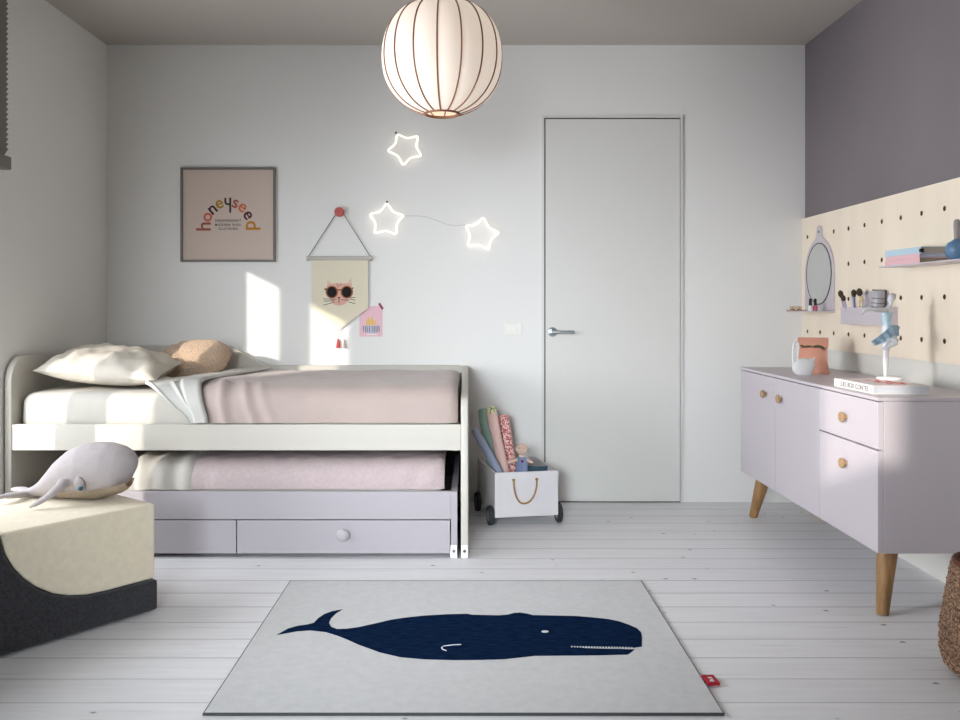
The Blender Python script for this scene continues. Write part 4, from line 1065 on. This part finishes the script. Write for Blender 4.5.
# raised leg: thigh out to the right then shin folded back across
tube(b, [fp(889, 335, -.008), fp(893.5, 339, -.026), fp(896, 341.5, -.036)], [.017, .0145, .0125], 12)
tube(b, [fp(896, 341.5, -.036), fp(891, 344.5, -.034), fp(886, 347, -.03), fp(881.5, 349.6, -.026)], [.0125, .0118, .0078, .0035], 12)
o = obj('body', b, 'ceramic', fg); rm = o.modifiers.new('r', 'REMESH'); rm.mode = 'VOXEL'; rm.voxel_size = .0016; rm.use_smooth_shade = True
s2 = o.modifiers.new('s', 'SMOOTH'); s2.iterations = 3
b = B(); tube(b, [fp(886.9, 325.5), fp(886.5, 318), fp(886.8, 315), fp(887.3, 311.6)], [.0172, .0178, .0198, .0232], 18); obj('bodice', b, 'bluetint', fg, True)
b = B(); ball(b, fp(893.8, 296.0, .003), (.0085, .009, .0095), 3); ball(b, fp(892.3, 297.0, .003), (.0128, .0125, .0150), 3); obj('hair', b, mat('grey_glaze', (206, 204, 208), .3), fg, True)
# skirt: flowing sheet swept to the left
b = B(); t = bmesh.new(); G = {}
n1, n2 = 12, 30
TOP = [(900, 327, .012), (897, 325, -.014), (892, 325.5, -.030), (887, 329, -.033), (882, 333.5, -.036), (876, 338, -.044), (871, 341.5, -.048)]
BOT = [(899.5, 334, .010), (897.5, 336, -.020), (894, 335.5, -.040), (890, 337.5, -.044), (886, 340.5, -.046), (881.5, 344, -.054), (874.5, 345.5, -.058)]
def poly(T, a):
    f = a*(len(T)-1); k = min(int(f), len(T)-2); g_ = f-k
    return [T[k][m]+(T[k+1][m]-T[k][m])*g_ for m in range(3)]
for i in range(n1+1):
    for j in range(n2+1):
        s_ = i/n1; a = j/n2
        p = fp(*poly(TOP, a)).lerp(fp(*poly(BOT, a)), s_); p.y += .005*math.sin(a*30+s_*2)*(.3+s_); p.z += .002*math.sin(a*22+1)*s_
        G[i, j] = t.verts.new(p)
for i in range(n1):
    for j in range(n2): t.faces.new((G[i, j], G[i+1, j], G[i+1, j+1], G[i, j+1]))
bmesh.ops.solidify(t, geom=t.faces[:], thickness=.0025); merge(b, t)
obj('skirt', b, 'skirtblue', fg, True)

# paper bag + white ornament
bx, by = 1.600, 4.04
Rz = Matrix.Rotation(math.radians(-24), 3, 'Z')
bag = thing('paper_bag', 'peach paper bag with folded top standing on the sideboard', 'bag', (bx, by, ST))
b = B(); t = bmesh.new(); secs = [(0, .074, .050), (.01, .070, .046), (.05, .062, .042), (.10, .062, .041), (.128, .058, .034), (.140, .060, .024)]
rings = []
for z_, hw, hd in secs:
    ring = []
    for (sx_, sy_) in ((-1, -1), (-.5, -1.03), (0, -1.0), (.5, -1.03), (1, -1), (.93, 0), (1, 1), (.5, 1.03), (0, 1), (-.5, 1.03), (-1, 1), (-.93, 0)):
        q = Vector((sx_*hw, sy_*hd, z_)); q += Vector((noise.noise(q*40), noise.noise(q*40+Vector((5, 0, 0))), 0))*.003
        ring.append(t.verts.new(Rz @ q+Vector((bx, by, ST+.0008))))
    rings.append(ring)
t.faces.new(rings[0][::-1]); t.faces.new(rings[-1])
for i in range(len(rings)-1):
    for k in range(12): t.faces.new((rings[i][k], rings[i][(k+1) % 12], rings[i+1][(k+1) % 12], rings[i+1][k]))
merge(b, t); obj('body', b, 'orange', bag)
b = B(); t = bmesh.new()   # folded-over flap, pitched like a small roof
prof_ = [(-.046, .122), (-.030, .142), (-.002, .166), (.024, .160), (.040, .128), (.034, .127), (.0, .148), (-.028, .130), (-.040, .118)]
a_ = [t.verts.new(Rz @ Vector((-.066, p[0], p[1]))+Vector((bx, by, ST))) for p in prof_]; c_ = [t.verts.new(Rz @ Vector((.066, p[0], p[1]))+Vector((bx, by, ST))) for p in prof_]
t.faces.new(a_); t.faces.new(c_[::-1])
for i in range(len(prof_)): t.faces.new((a_[i], c_[i], c_[(i+1) % len(prof_)], a_[(i+1) % len(prof_)]))
merge(b, t); obj('flap', b, 'orange', bag)
b = B()
for pts_ in ([(-.056, .130), (-.046, .133), (-.034, .128), (-.022, .131), (-.001, .129), (-.003, .122), (-.028, .120), (-.042, .119)], [(-.002, .126), (.012, .132), (.028, .133), (.044, .128), (.054, .117), (.046, .112), (.036, .119), (.020, .121), (.006, .119)]):
    tt = bmesh.new(); f_ = [tt.verts.new(Rz @ Vector((x_, -.0478, z_))+Vector((bx, by, ST))) for x_, z_ in pts_]; g_ = [tt.verts.new(Rz @ Vector((x_, -.036, z_))+Vector((bx, by, ST))) for x_, z_ in pts_]
    tt.faces.new(f_); tt.faces.new(g_[::-1])
    for q_ in range(len(f_)): tt.faces.new((f_[q_], g_[q_], g_[(q_+1) % len(f_)], f_[(q_+1) % len(f_)]))
    merge(b, tt)
obj('opening', b, 'olive', bag)
sw = thing('swan_ornament', 'white rounded ornament with a tall looped neck in front of the peach paper bag', 'ornament', (1.51, 3.90, ST))
SYY = 3.90
def sp_(px, py, dy=0): return pb(px, py, SYY+dy)
b = B(); tt = bmesh.new(); bmesh.ops.create_uvsphere(tt, u_segments=28, v_segments=16, radius=1)
c = sp_(803.5, 366)
for v in tt.verts:
    q = Vector((v.co.x*.052, v.co.y*.022, v.co.z*.043))
    if q.z < -.035: q.z = -.035
    if v.co.x > .6: q.z += (v.co.x-.6)*.035
    v.co = c+q
dz = ST+.0006-min(v.co.z for v in tt.verts)
for v in tt.verts: v.co.z += dz
merge(b, tt)
b2 = [sp_(793.5, 368), sp_(793, 360), sp_(793, 352), sp_(793.5, 345), sp_(796, 341), sp_(798.6, 344), sp_(798.4, 350), sp_(797.6, 356), sp_(798, 362)]
tube(b, chaikin(b2, 2, False), .0042, 8)
tube(b, [sp_(810, 361), sp_(813, 360), sp_(815, 357)], [.012, .008, .002], 8)
o = obj('body', b, 'ceramic', sw); rm = o.modifiers.new('r', 'REMESH'); rm.mode = 'VOXEL'; rm.voxel_size = .0018; rm.use_smooth_shade = True

# ------------------------------------------------------------ toy cart
ct0 = Vector((.121, 4.19, 0)); ang = math.radians(11)
CX = Matrix.Translation(ct0) @ Matrix.Rotation(ang, 4, 'Z')
CWd, CD, CZ0, CZ1 = .318, .412, .045, .263
cart = thing('toy_cart', 'white wooden storage cart on black wheels with rope handle, between bed and door', 'cart', tuple(CX @ Vector((CWd/2, CD/2, 0))))
def cbox(bm, lo, hi, bev=.0015):
    n0 = len(bm.verts); box(bm, lo, hi, bev); bm.verts.ensure_lookup_table()
    for v in bm.verts[n0:]: v.co = CX @ v.co
t = .009
b = B(); cbox(b, (0, 0, CZ0), (CWd, t, CZ1)); obj('front_panel', b, 'cart', cart)
b = B(); cbox(b, (0, CD-t, CZ0), (CWd, CD, CZ1)); obj('back_panel', b, 'cart', cart)
for x in (0, CWd-t):
    b = B(); cbox(b, (x, t+.0003, CZ0), (x+t, CD-t-.0003, CZ1)); obj('side_panel', b, 'cart', cart)
b = B(); cbox(b, (t, t, CZ0), (CWd-t, CD-t, CZ0+.009)); obj('bottom_panel', b, 'cart', cart)
b = B(); tube(b, chaikin([CX @ Vector(p) for p in ((.092, -.002, .226), (.092, -.010, .222), (.094, -.011, .17), (.115, -.012, .118), (.150, -.012, .108), (.185, -.012, .13), (.205, -.011, .18), (.208, -.010, .222), (.208, -.002, .228))], 2, False), .0042, 8)
for x in (.092, .208): ball(b, CX @ Vector((x, -.004, .226)), (.008, .006, .006), 2)
obj('rope_handle', b, 'rope', cart, True)
for (x, y) in ((-.014, .045), (CWd+.014, .045), (-.014, CD-.06), (CWd+.014, CD-.06)):
    RT = Matrix.Rotation(ang, 3, 'Z') @ Matrix.Rotation(PI/2, 3, 'Y')
    b = B(); lathe(b, [(.030, -.011), (.044, -.0115), (.048, -.008), (.048, .008), (.044, .0115), (.030, .011)], CX @ Vector((x, y, .0483)), 32, rot=RT); wv_ = obj('wheel', b, 'rubber', cart, True)
    b = B(); lathe(b, [(.010, -.0125), (.029, -.0118), (.029, .0118), (.010, .0125)], CX @ Vector((x, y, .0483)), 24, rot=RT); obj('hub', b, 'hub', wv_, True)
# contents
def cp(px, py, Y): return pb(px, py, Y)
def stick(name, label, a, mid, c, r, mt, capm=None, capf=.3):
    th = thing(name, label, 'stuffed stick', tuple(c), 'stuffed fabric sticks in the cart')
    pts = chaikin([a, mid, c], 2, False); n = len(pts)
    rr = [r*(.55 if i == 0 else .9 if i == 1 else 1+.04*math.sin(i*2.1)) for i in range(n)]
    k = int(n*capf) if capm else 0
    b = B(); tube(b, pts[k:], [r*.98]+rr[k+1:] if k else rr, 16); obj('stuffed_tube', b, mt, th, True)
    if capm:
        b = B(); tube(b, pts[:k+1], rr[:k]+[r*1.0], 16); obj('patterned_end', b, capm, th, True)
    return th
zfl = CZ0+.013
def cw(u_, v_, z_): return CX @ Vector((u_, v_, z_))
stick('fabric_stick', 'blue-grey stuffed fabric stick leaning out over the left side of the toy cart', cp(473.8, 429, 4.34), cp(485.5, 448, 4.335), cw(.135, .15, zfl+.035), .0205, 'stickblue')
stick('fabric_stick', 'sage green stuffed fabric stick standing at the back of the toy cart', cp(482.5, 408.5, 4.47), cp(489.5, 445, 4.46), cw(.085, .31, zfl+.035), .029, 'stickgreen')
stick('fabric_stick', 'pale pink stuffed fabric stick with flowered green tip in the toy cart', cp(490.8, 406.5, 4.42), cp(497, 440, 4.42), cw(.135, .245, zfl+.035), .0265, 'stickpink', 'floralgreen', .22)
stick('fabric_stick', 'red and pink floral stuffed fabric stick, rightmost in the toy cart', cp(503.0, 414.5, 4.50), cp(507, 440, 4.48), cw(.180, .315, zfl+.035), .029, 'floralpink')
b = B(); M4 = Matrix.Translation(cw(.214, .132, .178)) @ Matrix.Rotation(ang, 4, 'Z') @ Matrix.Rotation(math.radians(84), 4, 'X') @ Matrix.Rotation(math.radians(-6), 4, 'Z')
pillow_bm(b, .165, .185, .045, M4, n=16, amp=.003, p=2.0)
tag(obj('small_cushion', b, 'teal', None, True), 'dark teal cushion behind the doll in the toy cart', 'cushion')
dl = thing('rag_doll', 'bald rag doll in blue dungarees with a heart, sitting in the toy cart', 'doll', tuple(cw(.165, .075, zfl)))
DY = 4.275
def dp(px, py, dy=0): return pb(px, py, DY+dy)
b = B(); ball(b, dp(521.6, 449.2), (.0305, .026, .0285), 3); tube(b, [dp(521.6, 455), dp(522, 458)], .012, 12)
tube(b, [dp(518, 459.5), dp(512, 461), dp(507.5, 463.5, -.005)], [.010, .009, .007], 10); tube(b, [dp(526, 459.5), dp(530, 461.5), dp(533.5, 463, -.003)], [.010, .009, .007], 10)
tube(b, [dp(522, 458), dp(522, 470), dp(522, 480)], [.014, .02, .02], 12)
o = obj('body', b, 'skin', dl); rm = o.modifiers.new('r', 'REMESH'); rm.mode = 'VOXEL'; rm.voxel_size = .002; rm.use_smooth_shade = True
b = B(); tube(b, [dp(522, 456.8), dp(522, 460), dp(522, 466), dp(522, 474), dp(522, 482)], [(.019, .017), (.025, .021), (.030, .025), (.032, .027), (.032, .027)], 18)
for s_ in (-1, 1): tube(b, [dp(522+s_*2.5, 480), dp(522+s_*3, 490), dp(522+s_*3, 500, -.0)], [.016, .015, .012], 12)
obj('dungarees', b, 'denim', dl, True)
b = B(); hc = dp(522.3, 461.5, -.0225); prism(b, [(hc.x+.0075*(16*math.sin(a)**3)/16, hc.z+.0075*(13*math.cos(a)-5*math.cos(2*a)-2*math.cos(3*a)-math.cos(4*a))/16) for a in [2*PI*k/24 for k in range(24)]], hc.y-.0015, hc.y+.002, 'Y'); obj('heart_patch', b, 'heart', dl)
b = B()
for px, py in ((519.8, 448.2), (523.6, 448.2)): ball(b, dp(px, py, -.0262), .0026, 1)
tube(b, [dp(520.6, 451.6, -.0255), dp(521.9, 452.3, -.0258), dp(523.2, 451.6, -.0255)], .0010, 5)
ball(b, dp(521.9, 450, -.0265), .0016, 1)
obj('face', b, 'string', dl)
b = B()
for s_ in (-1, 1): ball(b, dp(521.6+s_*5.6, 449.5), (.006, .005, .008), 2)
obj('ears', b, 'skin', dl, True)

# ------------------------------------------------------------ camera
cam = bpy.data.cameras.new('camera'); co = bpy.data.objects.new('camera', cam); C.objects.link(co)
co.location = (0, 0, EYE); co.rotation_euler = (PI/2, 0, 0)
cam.sensor_width = 36; cam.lens = 36*F/960; cam.shift_x = (480-VX)/960; cam.shift_y = -(360-VY)/960; cam.clip_start = .05
bpy.context.scene.camera = co

# ------------------------------------------------------------ light
def area(name, loc, rot, sx_, sy_, power, col, spread=180):
    l = bpy.data.lights.new(name, 'AREA'); l.shape = 'RECTANGLE'; l.size = sx_; l.size_y = sy_; l.energy = power; l.color = col; l.spread = math.radians(spread)
    o = bpy.data.objects.new(name, l); C.objects.link(o); o.location = loc; o.rotation_euler = rot; return o
sun = bpy.data.lights.new('sun', 'SUN'); sun.energy = 3.4; sun.angle = math.radians(1.0); sun.color = (1, .93, .84)
so = bpy.data.objects.new('sun', sun); C.objects.link(so)
d = Vector((.685, 1, -.35)).normalized(); so.rotation_euler = d.to_track_quat('-Z', 'Y').to_euler()
def aim(dx, dy, dz): return Vector((dx, dy, dz)).normalized().to_track_quat('-Z', 'Y').to_euler()
area('daylight_window_near', (XL+.01, 2.0, 1.25), aim(1, .42, .04), .7, 1.2, 25, (.94, .95, 1), 88)
area('daylight_window_bed', (XL-.01, 3.14, 1.0), aim(1, .05, -.14), .9, 1.2, 20, (.92, .95, 1))
area('fill_behind_camera', (-.70, YN+.01, 1.25), aim(.75, 5.7, -1.15), .85, .9, 14.5, (.88, .94, 1), 44)  # added fill lamp behind the camera, narrow beam onto the far end
wd = bpy.data.worlds.new('world'); bpy.context.scene.world = wd; wd.use_nodes = True
bg = wd.node_tree.nodes['Background']; bg.inputs['Color'].default_value = (.75, .85, 1, 1); bg.inputs['Strength'].default_value = 1.0
vs_ = bpy.context.scene.view_settings
vs_.view_transform = 'Standard'; vs_.look = 'None'; vs_.gamma = 1; vs_.use_curve_mapping = False; vs_.exposure = 0.0
